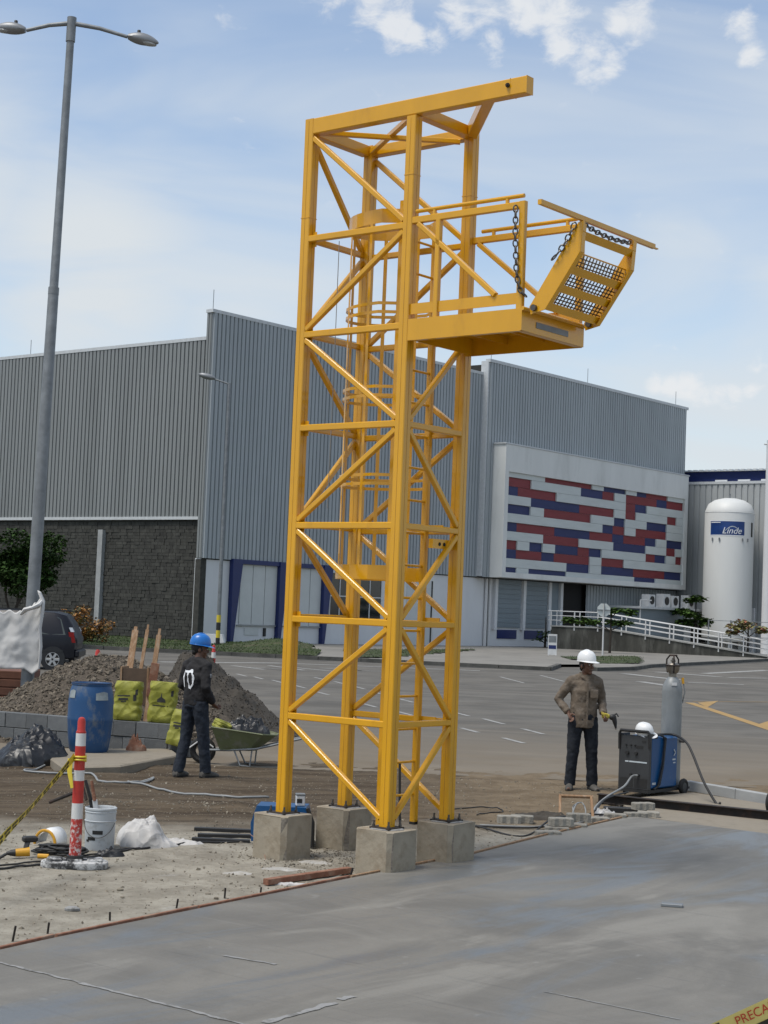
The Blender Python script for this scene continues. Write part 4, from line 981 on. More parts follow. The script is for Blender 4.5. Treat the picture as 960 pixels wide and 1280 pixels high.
# ================================================================== LEFT SIDE
# ---- double-arm lamp post
LD = 29.5; b0 = A(40, 770, LD); base = Vector((A(30.5, 905, LD).x, LD, 0))
top = A(90, 22, LD)-base
lp = thing('street_lamp', 'tall grey double-arm street lamp post rising beside the white tarpaulin', 'street lamp', base)
def lerp3(t): return Vector((top.x*t, top.y*t, top.z*t))
MB().tube([lerp3(0), lerp3(.3), lerp3(.605), lerp3(.61), lerp3(.98)], [.118, .108, .094, .080, .068], 20).build('pole', M['galv'], lp, True)
MB().tube([lerp3(.965), lerp3(1.0)], .085, 16).build('sleeve', M['galv'], lp, True)
MB().tube([lerp3(.602), lerp3(.612)], .098, 16).build('joint_collar', M['galv'], lp, True)
MB().cbox((.1, -.08, 2.1), .06, .05, .12, .01).build('hatch', M['lampgrey'], lp)
for s, (ax, ay, hx, hy) in {-1: (33, 38, 4, 34.5), 1: (159, 46, 178, 49)}.items():
    a = A(ax, ay, LD)-base; h = A(hx, hy, LD)-base
    st = A(90, 29, LD)-base
    arm = MB().tube([st, st+(a-st)*.5+Vector((0, 0, .03)), a], [.045, .038, .033], 12).build('arm', M['galv'], lp, True)
    d = (A(hx+s*20, hy+(5 if s > 0 else -1), LD)-base-a).normalized(); mm = Matrix((d, Vector((0, 1, 0)), d.cross(Vector((0, 1, 0))))).transposed()
    hd = MB(); N = 14; rs = []
    for i in range(N+1):
        t = i/N; w = .155*math.sin(math.pi*min(1, .12+t*.86))**.6*(1-.35*t); hgt = .125*math.sin(math.pi*min(1, .1+t*.88))**.7
        ct = a+d*(.02+.56*t)
        up = d.cross(Vector((0, 1, 0))); up = up if up.z > 0 else -up
        rs.append([ct+Vector((0, 1, 0))*w*math.cos(k/14*6.283)+up*(hgt*math.sin(k/14*6.283)*(1 if math.sin(k/14*6.283) > 0 else .75)) for k in range(14)])
    head = hd.rings(rs).build('lamp_head', M['lampgrey'], lp, True)
    up = d.cross(Vector((0, 1, 0))); up = up if up.z > 0 else -up
    pc = a+d*.2+up*.08
    MB().lathe([(.033, 0), (.033, .075), (.026, .085)], 12, pc).build('photocell', M['tool_black'], head, True)
    MB().ell(a+d*.36-up*.05, .2, .1, .035, 14, 8, mm).build('lens', M['lampglass'], head, True)

# ---- parked dark minivan
cr = A(107, 828, 52); cr.z = 0
car = thing('parked_car', 'dark navy minivan parked behind the gravel heap, half hidden by the white tarpaulin', 'car', (cr.x-.2, 52, 0), R(183))
# local x forward (towards image left after the turn), rear bumper at x = 0
st = [  # x, sill z, belt z, roof z, half width sill, belt, roof
 (0.00, .55, .98, 1.00, .60, .78, .70), (.06, .36, 1.03, 1.14, .84, .88, .66), (.18, .34, 1.04, 1.45, .90, .92, .64), (.38, .34, 1.04, 1.70, .92, .935, .66), (.75, .34, 1.035, 1.78, .93, .945, .70),
 (1.6, .34, 1.02, 1.81, .93, .95, .72), (2.6, .34, 1.0, 1.79, .93, .95, .72), (3.3, .34, .985, 1.66, .93, .94, .68), (3.75, .34, .98, 1.34, .92, .92, .68), (4.05, .34, .965, 1.02, .91, .9, .7), (4.6, .36, .86, .90, .86, .84, .66), (4.95, .40, .62, .66, .66, .62, .5)]
rs = []
for (x, a, b, c, ws, wb, wr) in st:
    h = [(ws*.9, a-.04), (ws, a+.05), (ws+.012, a+(b-a)*.45), (wb, b-.03), (wb-.012, b+.02), (wr+.05, c-.10*min(1, (c-b)/.3)), (wr-.03, c-.02), (wr*.5, c+.02), (0, c+.03)]
    rs.append([Vector((x, y, z)) for y, z in h]+[Vector((x, -y, z)) for y, z in h[-2::-1]])
MB().rings(rs).build('body', M['carpaint'], car, True, sharp=32)
def side_y(x, z):
    for i in range(len(st)-1):
        if st[i][0] <= x <= st[i+1][0]:
            t = (x-st[i][0])/(st[i+1][0]-st[i][0]); q = [st[i][k]+(st[i+1][k]-st[i][k])*t for k in range(7)]
            b, c, wb, wr = q[2], q[3], q[5], q[6]; cc = c-.10*min(1, (c-b)/.3)
            u = (z-(b+.02))/(cc-b-.02); return (wb-.012)+(wr+.05-wb+.012)*u
    return .9
for s in (1, -1):
    for (P, nm) in (([(.34, 1.09), (.52, 1.56), (.62, 1.63), (1.22, 1.66), (1.20, 1.09)], 'side_window'), ([(1.34, 1.09), (1.36, 1.66), (2.35, 1.66), (2.4, 1.08)], 'side_window'), ([(2.5, 1.08), (2.47, 1.65), (2.95, 1.61), (3.55, 1.25), (3.65, 1.06)], 'side_window')):
        m_ = MB(); m_.quad(*[(x, s*(side_y(x, z)+.008), z) for x, z in (P if s > 0 else P[::-1])]); m_.build(nm, M['carglass'], car, recalc=False)
    MB().cbox((2.0, s*.955, .92), .22, .03, .04, .008).build('door_handle', M['plastic_trim'], car)
    for x in (1.28, 2.44): MB().box(x, x+.008, s*.915-.02, s*.915+.038, .42, 1.03).build('door_gap', M['plastic_trim'], car)
    MB().box(.4, 4.2, s*.94-.01, s*.94+.012, .56, .62).build('side_strip', M['plastic_trim'], car)
    tl = MB(); tl.extrude([(.035, s*.70, .86), (.035, s*.90, .86), (.10, s*.93, 1.18), (.10, s*.74, 1.18)], (.16, 0, 0)); tl.build('tail_light', M['taillight'], car)
    MB().extrude([(.085, s*.76, 1.19), (.085, s*.935, 1.19), (.15, s*.915, 1.32), (.15, s*.76, 1.32)], (.1, 0, 0)).build('tail_light', M['chrome'], car)
    MB().cbox((.3, s*.9, .3), .2, .05, .12, .02).build('mud_flap', M['plastic_trim'], car)
    for wx in (.70, 3.92):
        rot = Matrix.Rotation(R(90), 3, 'X')
        wl = MB().lathe([(.30, -.1), (.325, -.085), (.33, 0), (.325, .085), (.30, .1), (.22, .105), (.21, .09), (.21, -.09), (.22, -.105)], 28, (wx, s*.84, .33), M=rot).build('wheel', M['tyre'], car, True)
        MB().lathe([(.205, -.09), (.215, -.085), (.215, .085), (.205, .09)], 28, (wx, s*.84, .33), M=rot).build('hub_well', M['plastic_trim'], wl, True)
        rm = MB(); yo = s*(.84+.10)
        rm.torus((wx, yo, .33), .205, .012, rot, 28, 6); rm.lathe([(.05, 0), (.05, .02)], 14, (wx, yo, .33), M=rot)
        for k in range(6):
            a = k*math.pi/3; rm.beam((wx+.03*math.cos(a), yo, .33+.03*math.sin(a)), (wx+.205*math.cos(a), yo, .33+.205*math.sin(a)), .075, .02, (0, 1, 0), .004)
        rm.build('rim', M['rim'], wl)
        MB().lathe([(.375, -.02), (.375, .02)], 28, (wx, s*.925, .35), M=rot).build('wheel_arch', M['plastic_trim'], car)
MB().cbox((-.01, 0, .52), .16, 1.72, .24, .05).build('rear_bumper', M['carpaint'], car)
MB().box(.4, 3.4, .60, .63, 1.80, 1.84).build('roof_rail', M['plastic_trim'], car); MB().box(.4, 3.4, -.63, -.60, 1.80, 1.84).build('roof_rail', M['plastic_trim'], car)

# ---- white tarpaulin over a stack of brown boards
tp = thing('tarpaulin_cover', 'crumpled white tarpaulin hung over stacked goods beside the lamp post', 'tarpaulin', A(0, 880, 30).xy.to_3d())
o_ = Vector(tp.location)
def sheet(xs_px, y_top, y_bot, D, amp, m, name, parent, nx_=46, nz_=34, seed=0):
    me = MB(); vs = []; fs = []
    for j in range(nz_+1):
        for i in range(nx_+1):
            s = i/nx_; t = j/nz_; px = xs_px[0]+(xs_px[1]-xs_px[0])*s
            yt = y_top(px); yb = y_bot(px); p = A(px, yb+(yt-yb)*t, D)
            f = .5*math.sin(s*17+3*fbm(s*2, t*1.2, seed, 1, 2))+fbm(s*5, t*2.2, seed, 1.5, 4)
            p += Vector((0, amp*f*(1-.35*t), 0)); vs.append(p-o_)
    for j in range(nz_):
        for i in range(nx_): a = j*(nx_+1)+i; fs.append((a, a+1, a+nx_+2, a+nx_+1))
    me.add(vs, fs); ob = me.build(name, m, parent, True, recalc=False, sharp=180)
    md = ob.modifiers.new('thick', 'SOLIDIFY'); md.thickness = .01; return ob
def yt(px): return 764+2*math.sin(px*.4) if px < 26 else (764-(px-26)*.55+1.5*math.sin(px) if px < 47 else 752-(px-47)*1.6)
def yb(px): return 836+ (0 if px < 30 else -max(0, 10-abs(px-40))*-.7 if px < 48 else -(px-48)*3.0)
sheet((-60, 52), yt, yb, 29.3, .04, M['white_tarp'], 'sheet', tp)
def yt2(px): return 745-6*math.sin((px-40)*.2)
mb = MB(); pts = [A(47, 738, 29.3)-o_, A(49.5, 741, 29.3)-o_, A(54, 752, 29.3)-o_, A(53, 765, 29.25)-o_, A(50, 785, 29.25)-o_, A(51, 808, 29.25)-o_, A(48.5, 836, 29.25)-o_]
mb.tube(pts, [.01, .05, .06, .055, .05, .05, .03], 8, flat=.6); mb.build('gathered_edge', M['white_tarp'], tp, True)
mb = MB(); pts = [A(26, 768, 29.2)-o_, A(32, 762, 29.15)-o_, A(40, 760, 29.1)-o_, A(48, 757, 29.15)-o_, A(52, 752, 29.25)-o_]
mb.tube(pts, [.03, .06, .05, .06, .04], 8, flat=.7); mb.build('knotted_wrap', M['white_tarp'], tp, True)
bx = A(-70, 860, 29.8); bx2 = A(34, 860, 29.8)
st_ = thing('board_stack', 'reddish brown stack of boards below the white tarpaulin', 'boards', ((bx.x+bx2.x)/2, 30.35, 0))
hw = (bx2.x-bx.x)/2
for k in range(6): MB().cbox((random.uniform(-.02, .02), 0, .09+k*.15), hw*2, 1.0, .142, .012).build('board', M['brown_box'], st_)

# ---- gravel heap and dark sand heap
def heap(name, label, fn, x0, x1, y0, y1, step, m, cat):
    mb = MB(); nx_ = int((x1-x0)/step); ny_ = int((y1-y0)/step)
    for j in range(ny_+1):
        for i in range(nx_+1):
            x, y = x0+i*step, y0+j*step; mb.v.append((x, y, fn(x, y)))
    for j in range(ny_):
        for i in range(nx_):
            a = j*(nx_+1)+i
            if max(mb.v[k][2] for k in (a, a+1, a+nx_+2, a+nx_+1)) > -.04: mb.f.append((a, a+1, a+nx_+2, a+nx_+1))
    o = mb.build(name, m, None, True, recalc=False, sharp=180); return centred(tag(o, label, cat, kind='stuff'))
def gravel_h(x, y):
    e = ((x+4.6)/(2.85 if x < -4.6 else 2.9))**2+((y-28.4)/3.1)**2
    h = 1.42*max(-.2, 1-e**.62)
    if x < -5.2: h *= 1-.35*sstep(-5.2, -8, x)
    h = min(h, 1.28+.1*fbm(x, y, 3, .8, 2))
    h += .10*fbm(x, y, 2, 1.3, 4)+.025*fbm(x, y, 9, 9, 3)
    w0 = 25.35+(x+5.8)*-.43                                    # kept back by the block wall
    if y < w0+.3 and x < -2.7: h = min(h, .46+(y-w0)*.5)
    return h-.06
def sand_h(x, y):
    e = ((x+3.3)/(1.0 if x < -3.3 else 2.05))**2+((y-29.0)/(2.1 if y < 29 else 2.6))**2
    h = min(1.75*max(-.2, 1-e**.42), 1.36+.08*fbm(x, y, 1, 2, 2))
    h += (.15*fbm(x, y, 5, 1.7, 5)+.10*abs(fbm(x, y, 7, 4, 4))-.05*(fbm(x*3, y*.7, 3, 2.2, 3) > .25))*max(.25, min(1, h*1.5))
    return h-.05
heap('gravel_heap', 'heap of coarse grey brown gravel behind the low block wall', gravel_h, -9.2, -2.3, 24.9, 32.5, .07, M['gravel_bed'], 'gravel')
heap('sand_heap', 'heap of dark damp sand behind the worker, sloping to the road', sand_h, -4.6, -.6, 26.2, 32, .05, M['sand'], 'sand')
def stones(pts, name, label, m, cat, lo, hi):
    mb = MB(); rnd = random.Random(5)
    for (x, y, z) in pts:
        s = rnd.uniform(lo, hi)*(1 if rnd.random() < .85 else 1.8); a = [Vector((rnd.gauss(0, 1), rnd.gauss(0, 1), rnd.gauss(0, 1))).normalized() for _ in range(3)]
        u = a[0]; v2 = u.cross(a[1]).normalized(); w = u.cross(v2); c = Vector((x, y, z+s*.12)); e = (s*rnd.uniform(.6, 1.1), s*rnd.uniform(.5, .9), s*rnd.uniform(.35, .7))
        mb.add([c+u*e[0], c-u*e[0], c+v2*e[1], c-v2*e[1], c+w*e[2], c-w*e[2]], [(0, 2, 4), (2, 1, 4), (1, 3, 4), (3, 0, 4), (2, 0, 5), (1, 2, 5), (3, 1, 5), (0, 3, 5)])
    o = mb.build(name, m, recalc=False); return tag(o, label, cat, kind='stuff')
rnd = random.Random(21); pts = []
while len(pts) < 9000:
    x, y = rnd.uniform(-8.8, -2.6), rnd.uniform(25.0, 31); h = gravel_h(x, y)
    if h > .02 and h > sand_h(x, y)-.02: pts.append((x, y, h))
stones(pts, 'gravel', 'loose stones covering the gravel heap', M['gravel'], 'gravel', .015, .045)
rnd = random.Random(23); pts = []
while len(pts) < 3600:
    x, y = rnd.uniform(-4.4, -.8), rnd.uniform(26.4, 31); h = sand_h(x, y)
    if h > .0 and h > gravel_h(x, y): pts.append((x, y, h))
stones(pts, 'sand_clods', 'crumbled clods of damp sand on the dark heap', M['sand'], 'sand', .006, .022)
rnd = random.Random(22); pts = []
edge2 = [(p.x, p.y) for p in edge]
def slab_side(x, y):                                          # >0 on the bare ground beyond the slab edge
    d = (Vector((x, y, 0))-TF); return -(d.dot(lx)+.1*d.dot(ly)) - .02
while len(pts) < 5200:
    x, y = rnd.uniform(-5.5, 4.2), rnd.uniform(10.8, 23)
    if slab_side(x, y) < .12 or (x > 2.2 and y < 19.4): continue
    ridge = math.exp(-((y-(18.9+.18*x))/.5)**2)*(1 if -3.4 < x < -.8 else 0)
    if rnd.random() > .16+.84*ridge+.25*max(0, fbm(x, y, 6, .9, 3)): continue
    pts.append((x, y, ground_z(x, y)))
for _ in range(1500):                                         # crushed stone kicked up round the pedestals
    a, b = rnd.gauss(-.62, .62), rnd.gauss(.45, .55)
    q = T(a, b)
    if slab_side(q.x, q.y) > .1 and not any(abs(a-lx_) < .215 and abs(b-ly_) < .215 for lx_, ly_ in legs.values()): pts.append((q.x, q.y, ground_z(q.x, q.y)))
for (lx_, ly_) in legs.values():
    for _ in range(170):
        s_ = rnd.choice((0, 1)); t_ = rnd.uniform(-.23, .23); o_2 = rnd.uniform(.215, .30)*rnd.choice((-1, 1)); a, b = (lx_+t_, ly_+o_2) if s_ else (lx_+o_2, ly_+t_); q = T(a, b)
        if slab_side(q.x, q.y) > .1: pts.append((q.x, q.y, ground_z(q.x, q.y)))
stones(pts, 'rubble', 'small stones and crumbs scattered over the bare ground', M['soil_stones'], 'rubble', .004, .016)

# ---- low wall of loose cinder blocks
w0, w1 = Vector((-6.6, 26.18, 0)), Vector((-2.70, 24.5, 0)); wd = (w1-w0).normalized(); ang = math.atan2(wd.y, wd.x)
bwall = thing('block_wall', 'low dry-laid wall of two courses of grey cinder blocks in front of the gravel', 'wall', w0, ang)
L = (w1-w0).length; bl_me = None
for r_ in range(2):
    x = -.17*(r_ == 1); k = 0
    while x < L-.2:
        w = .39
        if bl_me is None: bl_me = MB().cbox((0, 0, 0), .382, .16, .225, .006).mesh('block')
        ob = link('block', bl_me, M['cblock'], bwall); ob.location = (x+w/2, random.uniform(-.012, .012), .12+r_*.234); ob.rotation_euler = (0, 0, random.uniform(-.02, .02)); x += w
# ---- barrel on a concrete pad
pad = thing('concrete_pad', 'rough low concrete pad under the blue drum', 'concrete pad', (0, 0, 0))
pp = [G(62, 957), G(78, 969), G(150, 967), G(224, 953), G(214, 944), G(75, 945)]
pc = sum(pp, Vector())/6; pad.location = (pc.x, pc.y, 0)
mb = MB(); mb.rings([[Vector((p.x-pc.x, p.y-pc.y, -.05)) for p in pp], [Vector((p.x-pc.x, p.y-pc.y, .085)) for p in pp], [Vector(((p.x-pc.x)*.97, (p.y-pc.y)*.95, .105)) for p in pp]]); mb.build('slab', M['pad'], pad)
bp = G(111, 948); bp.z = .105
br = thing('plastic_drum', 'scuffed blue plastic drum with open top on the concrete pad', 'drum', (bp.x, bp.y-.05, .105))
MB().lathe([(.02, 0), (.255, 0), (.275, .03), (.300, .20), (.318, .44), (.322, .46), (.318, .48), (.318, .72), (.300, .86), (.275, .935), (.285, .945), (.285, .97), (.27, .975), (.255, .96), (.25, .90)], 40, caps=False).build('shell', M['barrel'], br, True)
MB().lathe([(.25, .90), (.02, .88)], 40).build('inside', M['barrel_in'], br, True)
MB().torus((0, 0, .965), .275, .013, n=36).build('rim', M['barrel_in'], br, True)
for (a0, a1, z0, z1) in ((-62, -36, .76, .88), (22, 58, .74, .86)):
    rad = .322; m_ = MB(); n = 8
    P = [(math.sin(R(a0+(a1-a0)*i/n)), -math.cos(R(a0+(a1-a0)*i/n))) for i in range(n+1)]
    for i in range(n): m_.quad((P[i][0]*.320, P[i][1]*.320, z0), (P[i+1][0]*.320, P[i+1][1]*.320, z0), (P[i+1][0]*.305, P[i+1][1]*.305, z1-.04*abs(i+1-n*.6)/n), (P[i][0]*.305, P[i][1]*.305, z1-.04*abs(i-n*.6)/n))
    m_.build('patch', M['barrel_patch'], br, recalc=False)
# ---- cement bags
def cement_bag(label, loc, rz, w, h, d, tilt=(0, 0), logo=True, seed=0, fold=.0):
    b = thing('cement_bag', label, 'cement bag', loc, rz, 'cement bags on the block wall'); b.rotation_euler = (tilt[0], tilt[1], rz)
    mb = MB(); NZ = 26; NK = 40; rs = []
    for j in range(NZ+1):
        t = j/NZ; z = h*t; e = min(1, (t+.02)*7, (1.03-t)*6)**.5
        pinch = 1-.06*math.exp(-((t-.40)/.05)**2)-.04*math.exp(-((t-.76)/.04)**2)
        ring = []
        for k in range(NK):
            a = 2*math.pi*k/NK; ca, sa = math.cos(a), math.sin(a); q = (abs(ca)**3.2+abs(sa)**3.2)**(-1/3.2)
            rr = 1+.06*fbm(ca*1.5, sa*1.5, t*3.5+seed, 1.3, 3)+.02*fbm(ca*4, sa*4, t*9+seed, 1, 2)
            ring.append(Vector((w/2*ca*q*rr*pinch*(.94+.06*e), d/2*sa*q*rr*(.55+.45*e)*pinch+fold*d*max(0, t-.8), z+.012*fbm(ca, sa, seed+9, 2, 2))))
        rs.append(ring)
    o = mb.rings(rs).build('sack', M['bag'], b, True, sharp=60)
    def patch(P, mname, nm, y):
        m_ = MB(); m_.quad(*[(x, y, z) for x, z in P]); me = m_.mesh(nm, recalc=False)
        b2 = bmesh.new(); b2.from_mesh(me); bmesh.ops.triangulate(b2, faces=b2.faces); bmesh.ops.subdivide_edges(b2, edges=b2.edges, cuts=2, use_grid_fill=True); b2.to_mesh(me); b2.free()
        q = link(nm, me, M[mname], b); sw = q.modifiers.new('wrap', 'SHRINKWRAP'); sw.target = o; sw.offset = .003; sw.wrap_mode = 'ABOVE_SURFACE'
        return q
    yf = -d/2*1.03
    if logo:
        patch([(w*.02-.06, h*.50), (w*.02+.075, h*.50), (w*.02+.07, h*.57), (w*.02+.015, h*.63), (w*.02+.01, h*.72), (w*.02, h*.72), (w*.02-.005, h*.63), (w*.02-.055, h*.57)], 'bag_print', 'printed_mark', yf)
        patch([(-w*.3, h*.40), (w*.3, h*.40), (w*.28, h*.425), (-w*.28, h*.425)], 'bag_print', 'printed_line', yf+.008)
    else:
        for (x0, x1, z0, z1) in ((-.3, .2, .60, .635), (-.25, .12, .50, .56), (-.15, .05, .455, .49), (.32, .46, .50, .66)):
            patch([(w*x0, h*z0), (w*x1, h*z0+.01), (w*x1*.95, h*z1+.008), (w*x0*.95, h*z1)], 'bag_print', 'printed_line', yf)
    patch([(w*.36, h*.66), (w*.47, h*.67), (w*.47, h*.80), (w*.36, h*.79)], 'bag_print', 'printed_block', yf*.86)
    m_ = MB(); m_.cbox((0, fold*d*.15, h*.985), w*.92, d*.35, .03, .012); m_.build('top_seam', M['bag'], b)
    return b
wl = lambda px, py: A(px, py, 25.0)
c = A(158, 901, 24.95); cement_bag('lime yellow cement bag right beside the blue drum, leftmost of three', (c.x, 24.98, .47), R(-18), .44, .58, .24, (R(-4), 0), False, 1, .2)
c = A(200, 907, 24.7); cement_bag('upright lime yellow cement bag with black figure print, middle of three', (c.x, 24.80, .47), R(-14), .43, .60, .24, (R(-3), R(2)), True, 2)
c = A(218, 926, 24.3); cement_bag('smaller lime yellow cement bag leaning on the wall behind the worker', (c.x, 24.42, .17), R(-12), .31, .52, .2, (R(-10), R(10)), False, 3, .3)
# ---- boards and stakes stuck in the heap
for (x0, y0, x1, y1, D, w, lab) in ((160, 836, 170, 783.5, 26.2, .10, 'short pointed timber stake, leftmost of the stakes in the gravel heap'), (170, 858, 185.5, 781, 25.9, .055, 'thin straight timber stake, middle one of the stakes in the gravel heap'), (182, 888, 200, 786, 25.6, .075, 'long pale timber plank leaning right of the dark trough in the gravel')):
    p, q = A(x0, y0+14, D-.05), A(x1, y1, D+.35); o = MB(); d = (q-p)
    t_ = thing('timber_stake', lab, 'timber', p, 0, 'timber stakes in the gravel heap')
    MB().beam((0, 0, 0), d*.93, w, .035, (0, 1, 0), .004).build('shaft', M['wood'], t_)
    m_ = MB(); m_.beam(d*.93, d, w*.55, .03, (0, 1, 0), .004); m_.build('tip', M['wood'], t_)
c = A(168, 858, 25.75)
tr = thing('mortar_trough', 'dark wooden trough standing in the gravel behind the cement bags', 'trough', (c.x, 25.75, c.z), R(-10))
MB().box(-.2, .2, -.015, .015, -.28, .28).build('front_board', M['wood_dark'], tr)
for x in (-.215, .215): MB().box(x-.014, x+.014, -.03, .30, -.28, .30).build('side_board', M['wood'], tr)
MB().box(-.2, .2, .28, .30, -.28, .25).build('back_board', M['wood_dark'], tr)
c = A(191, 850, 25.6); pl = centred(tag(MB().cbox((c.x, 25.62, c.z), .13, .03, .52, .004, tilt=Matrix.Rotation(R(6), 3, 'Y')).build('timber_board', M['wood_red'], None), 'short reddish board beside the dark trough in the gravel', 'timber'))

# ---- black plastic sheets
def crumple(name, label, cx, cy, z0, rx, ry, h, m, cat, seed, ridg=1.0, n=64, shape=None, thing_=None):
    mb = MB(); vs = []; fs = []
    for j in range(n+1):
        for i in range(n+1):
            th_ = 2*math.pi*i/n; r = (j/n)**.8; e_ = 1+.22*fbm(math.cos(th_), math.sin(th_), seed, 1.4, 3)
            a, b = r*e_*math.cos(th_), r*e_*math.sin(th_); k = max(0., 1-r**2.4)
            nv_ = noise.noise_vector(Vector((a*2.1+seed, b*2.1, seed)))
            d1 = noise.voronoi(Vector((a*3.0+.5*nv_.x, b*3.0+.5*nv_.y, seed*.7)))[0]; d2 = noise.voronoi(Vector((a*7.5, b*7.5+seed, seed*.3)))[0]
            f = .8+.3*fbm(a, b, seed, 1.1, 2)+ridg*(.42*(d1[1]-d1[0])-.12)+.16*(d2[1]-d2[0])
            z = h*(k**.5)*f if shape is None else shape(a, b, k, f)
            x = rx*(a+.10*nv_.x); y = ry*(b+.10*nv_.y)
            vs.append((x, y, max(-.015, z-.012)))
            if i < n and j < n: q = j*(n+1)+i; fs.append((q, q+1, q+n+2, q+n+1))
    mb.add(vs, fs); o = mb.build(name, m, None, True, recalc=False, sharp=28); o.location = (cx, cy, z0); return tag(o, label, cat)
c = G(28, 955); crumple('plastic_sheet', 'crumpled black plastic sheet heaped beside the blue drum', c.x-.12, c.y+.35, 0, .62, .75, .52, M['black_plastic'], 'plastic sheet', 3, .8, shape=lambda a, b, k, f: .50*k**.6*f*(.45+.75*sstep(-.6, .55, a)))
c = G(155, 955); crumple('debris', 'rusty crumpled scrap lying on the pad beside the blue drum', c.x+.02, c.y+.95, .1, .14, .1, .22, M['wood_red'], 'scrap', 8, 1.6, 26)
# hoses
def ground_line(name, label, pxs, r, m, cat, z=.0, D=None, sub=6):
    P = [G(x, y) for x, y in pxs]; out = []
    for i in range(len(P)-1):
        p0, p1, p2, p3 = P[max(i-1, 0)], P[i], P[i+1], P[min(i+2, len(P)-1)]
        for k in range(sub):
            t = k/sub; q = .5*((2*p1)+(-p0+p2)*t+(2*p0-5*p1+4*p2-p3)*t*t+(-p0+3*p1-3*p2+p3)*t**3); out.append(q)
    out.append(P[-1])
    out = [Vector((q.x, q.y, ground_z(q.x, q.y)+r+z+.002)) for q in out]
    o = MB().tube(out, r, 7).build(name, M[m], None, True, sharp=180); return centred(tag(o, label, cat))
ground_line('hose', 'long grey hose snaking over the brown earth from the drum to the tower', [(80, 940), (76, 948), (55, 958), (30, 966), (60, 969), (104, 970), (118, 972), (130, 979), (160, 981), (192, 974), (178, 976), (160, 980), (190, 985), (240, 993), (290, 999), (336, 999)], .014, 'hose', 'hose')
ground_line('cable', 'black power cable lying on the pale ground from the left edge to the planks', [(-20, 1090), (20, 1086), (60, 1082), (110, 1073), (150, 1066), (200, 1059), (260, 1055), (312, 1054)], .010, 'cable', 'cable')
ground_line('cable', 'second black cable running just behind the long one by the bucket', [(-20, 1084), (30, 1081), (70, 1078), (120, 1068), (175, 1061)], .008, 'cable', 'cable')

# ---- wheelbarrow
WD = 23.6; c = G(305, 958)
wbx = A(306, 930, WD).x
wb = thing('wheelbarrow', 'pale green wheelbarrow full of black plastic and rubble behind the worker', 'wheelbarrow', (wbx, WD, 0), R(-6))
rim = [(-.43, -.30), (.30, -.32), (.46, -.12), (.46, .12), (.30, .32), (-.43, .30)]; flo = [(-.33, -.17), (.10, -.19), (.18, -.08), (.18, .08), (.10, .19), (-.33, .17)]
def rz_(x): return .50-.10*(x-.0)
mb = MB(); rs = []
for t in (0, .5, 1, 1.03): rs.append([Vector((f[0]+(r[0]-f[0])*min(t, 1.0)+(.01 if t > 1 else 0), f[1]+(r[1]-f[1])*t, .235+(rz_(r[0])-.235)*t)) for f, r in zip(flo, rim)])
tray = mb.rings(rs, False).build('tray', mat('barrow_green', (.13, .15, .075), .6, var=.15, scale=5, dirt=(.2, .195, .16), dscale=6, dlo=.5, dhi=.7), wb)
tray.modifiers.new('t', 'SOLIDIFY').thickness = .006
MB().extrude([(x, y, .225) for x, y in flo], (0, 0, .02)).build('tray_floor', tray.data.materials[0], wb)
MB().tube([Vector((x, y, rz_(x))) for x, y in rim+[rim[0]]], .012, 6).build('tray_lip', tray.data.materials[0], wb)
for s in (-1, 1):
    MB().tube([(-.62, s*.05, .20), (-.2, s*.16, .22), (.2, s*.22, .26), (.85, s*.27, .44)], .016, 8).build('handle', M['galv'], wb, True)
    MB().tube([(-.12, s*.17, .23), (-.02, s*.2, .02), (.12, s*.2, .01), (.14, s*.19, .24)], .012, 7).build('leg', M['galv'], wb, True)
MB().torus((-.60, 0, .19), .145, .045, Matrix.Rotation(R(90), 3, 'X'), 24, 8).build('wheel', M['tyre'], wb, True)
MB().tube([(-.60, -.06, .19), (-.60, .06, .19)], .05, 12).build('hub', M['rim'], wb, True)
MB().tube([(-.44, -.05, .24), (-.60, -.06, .36), (-.78, -.05, .22)], .012, 6).build('wheel_guard', M['white_metal'], wb, True)
cr_ = crumple('plastic_sheet', 'black plastic and rubble heaped in the green wheelbarrow', wbx-.0, WD, .46, .36, .25, .26, M['black_plastic'], 'plastic sheet', 12, 1.3, 48)
c = A(275, 905, WD); cement_bag('half-empty lime yellow bag slumped over the edge of the wheelbarrow', (wbx-.34, WD-.12, .50), R(30), .24, .12, .3, (R(8), R(20)), False, 5)

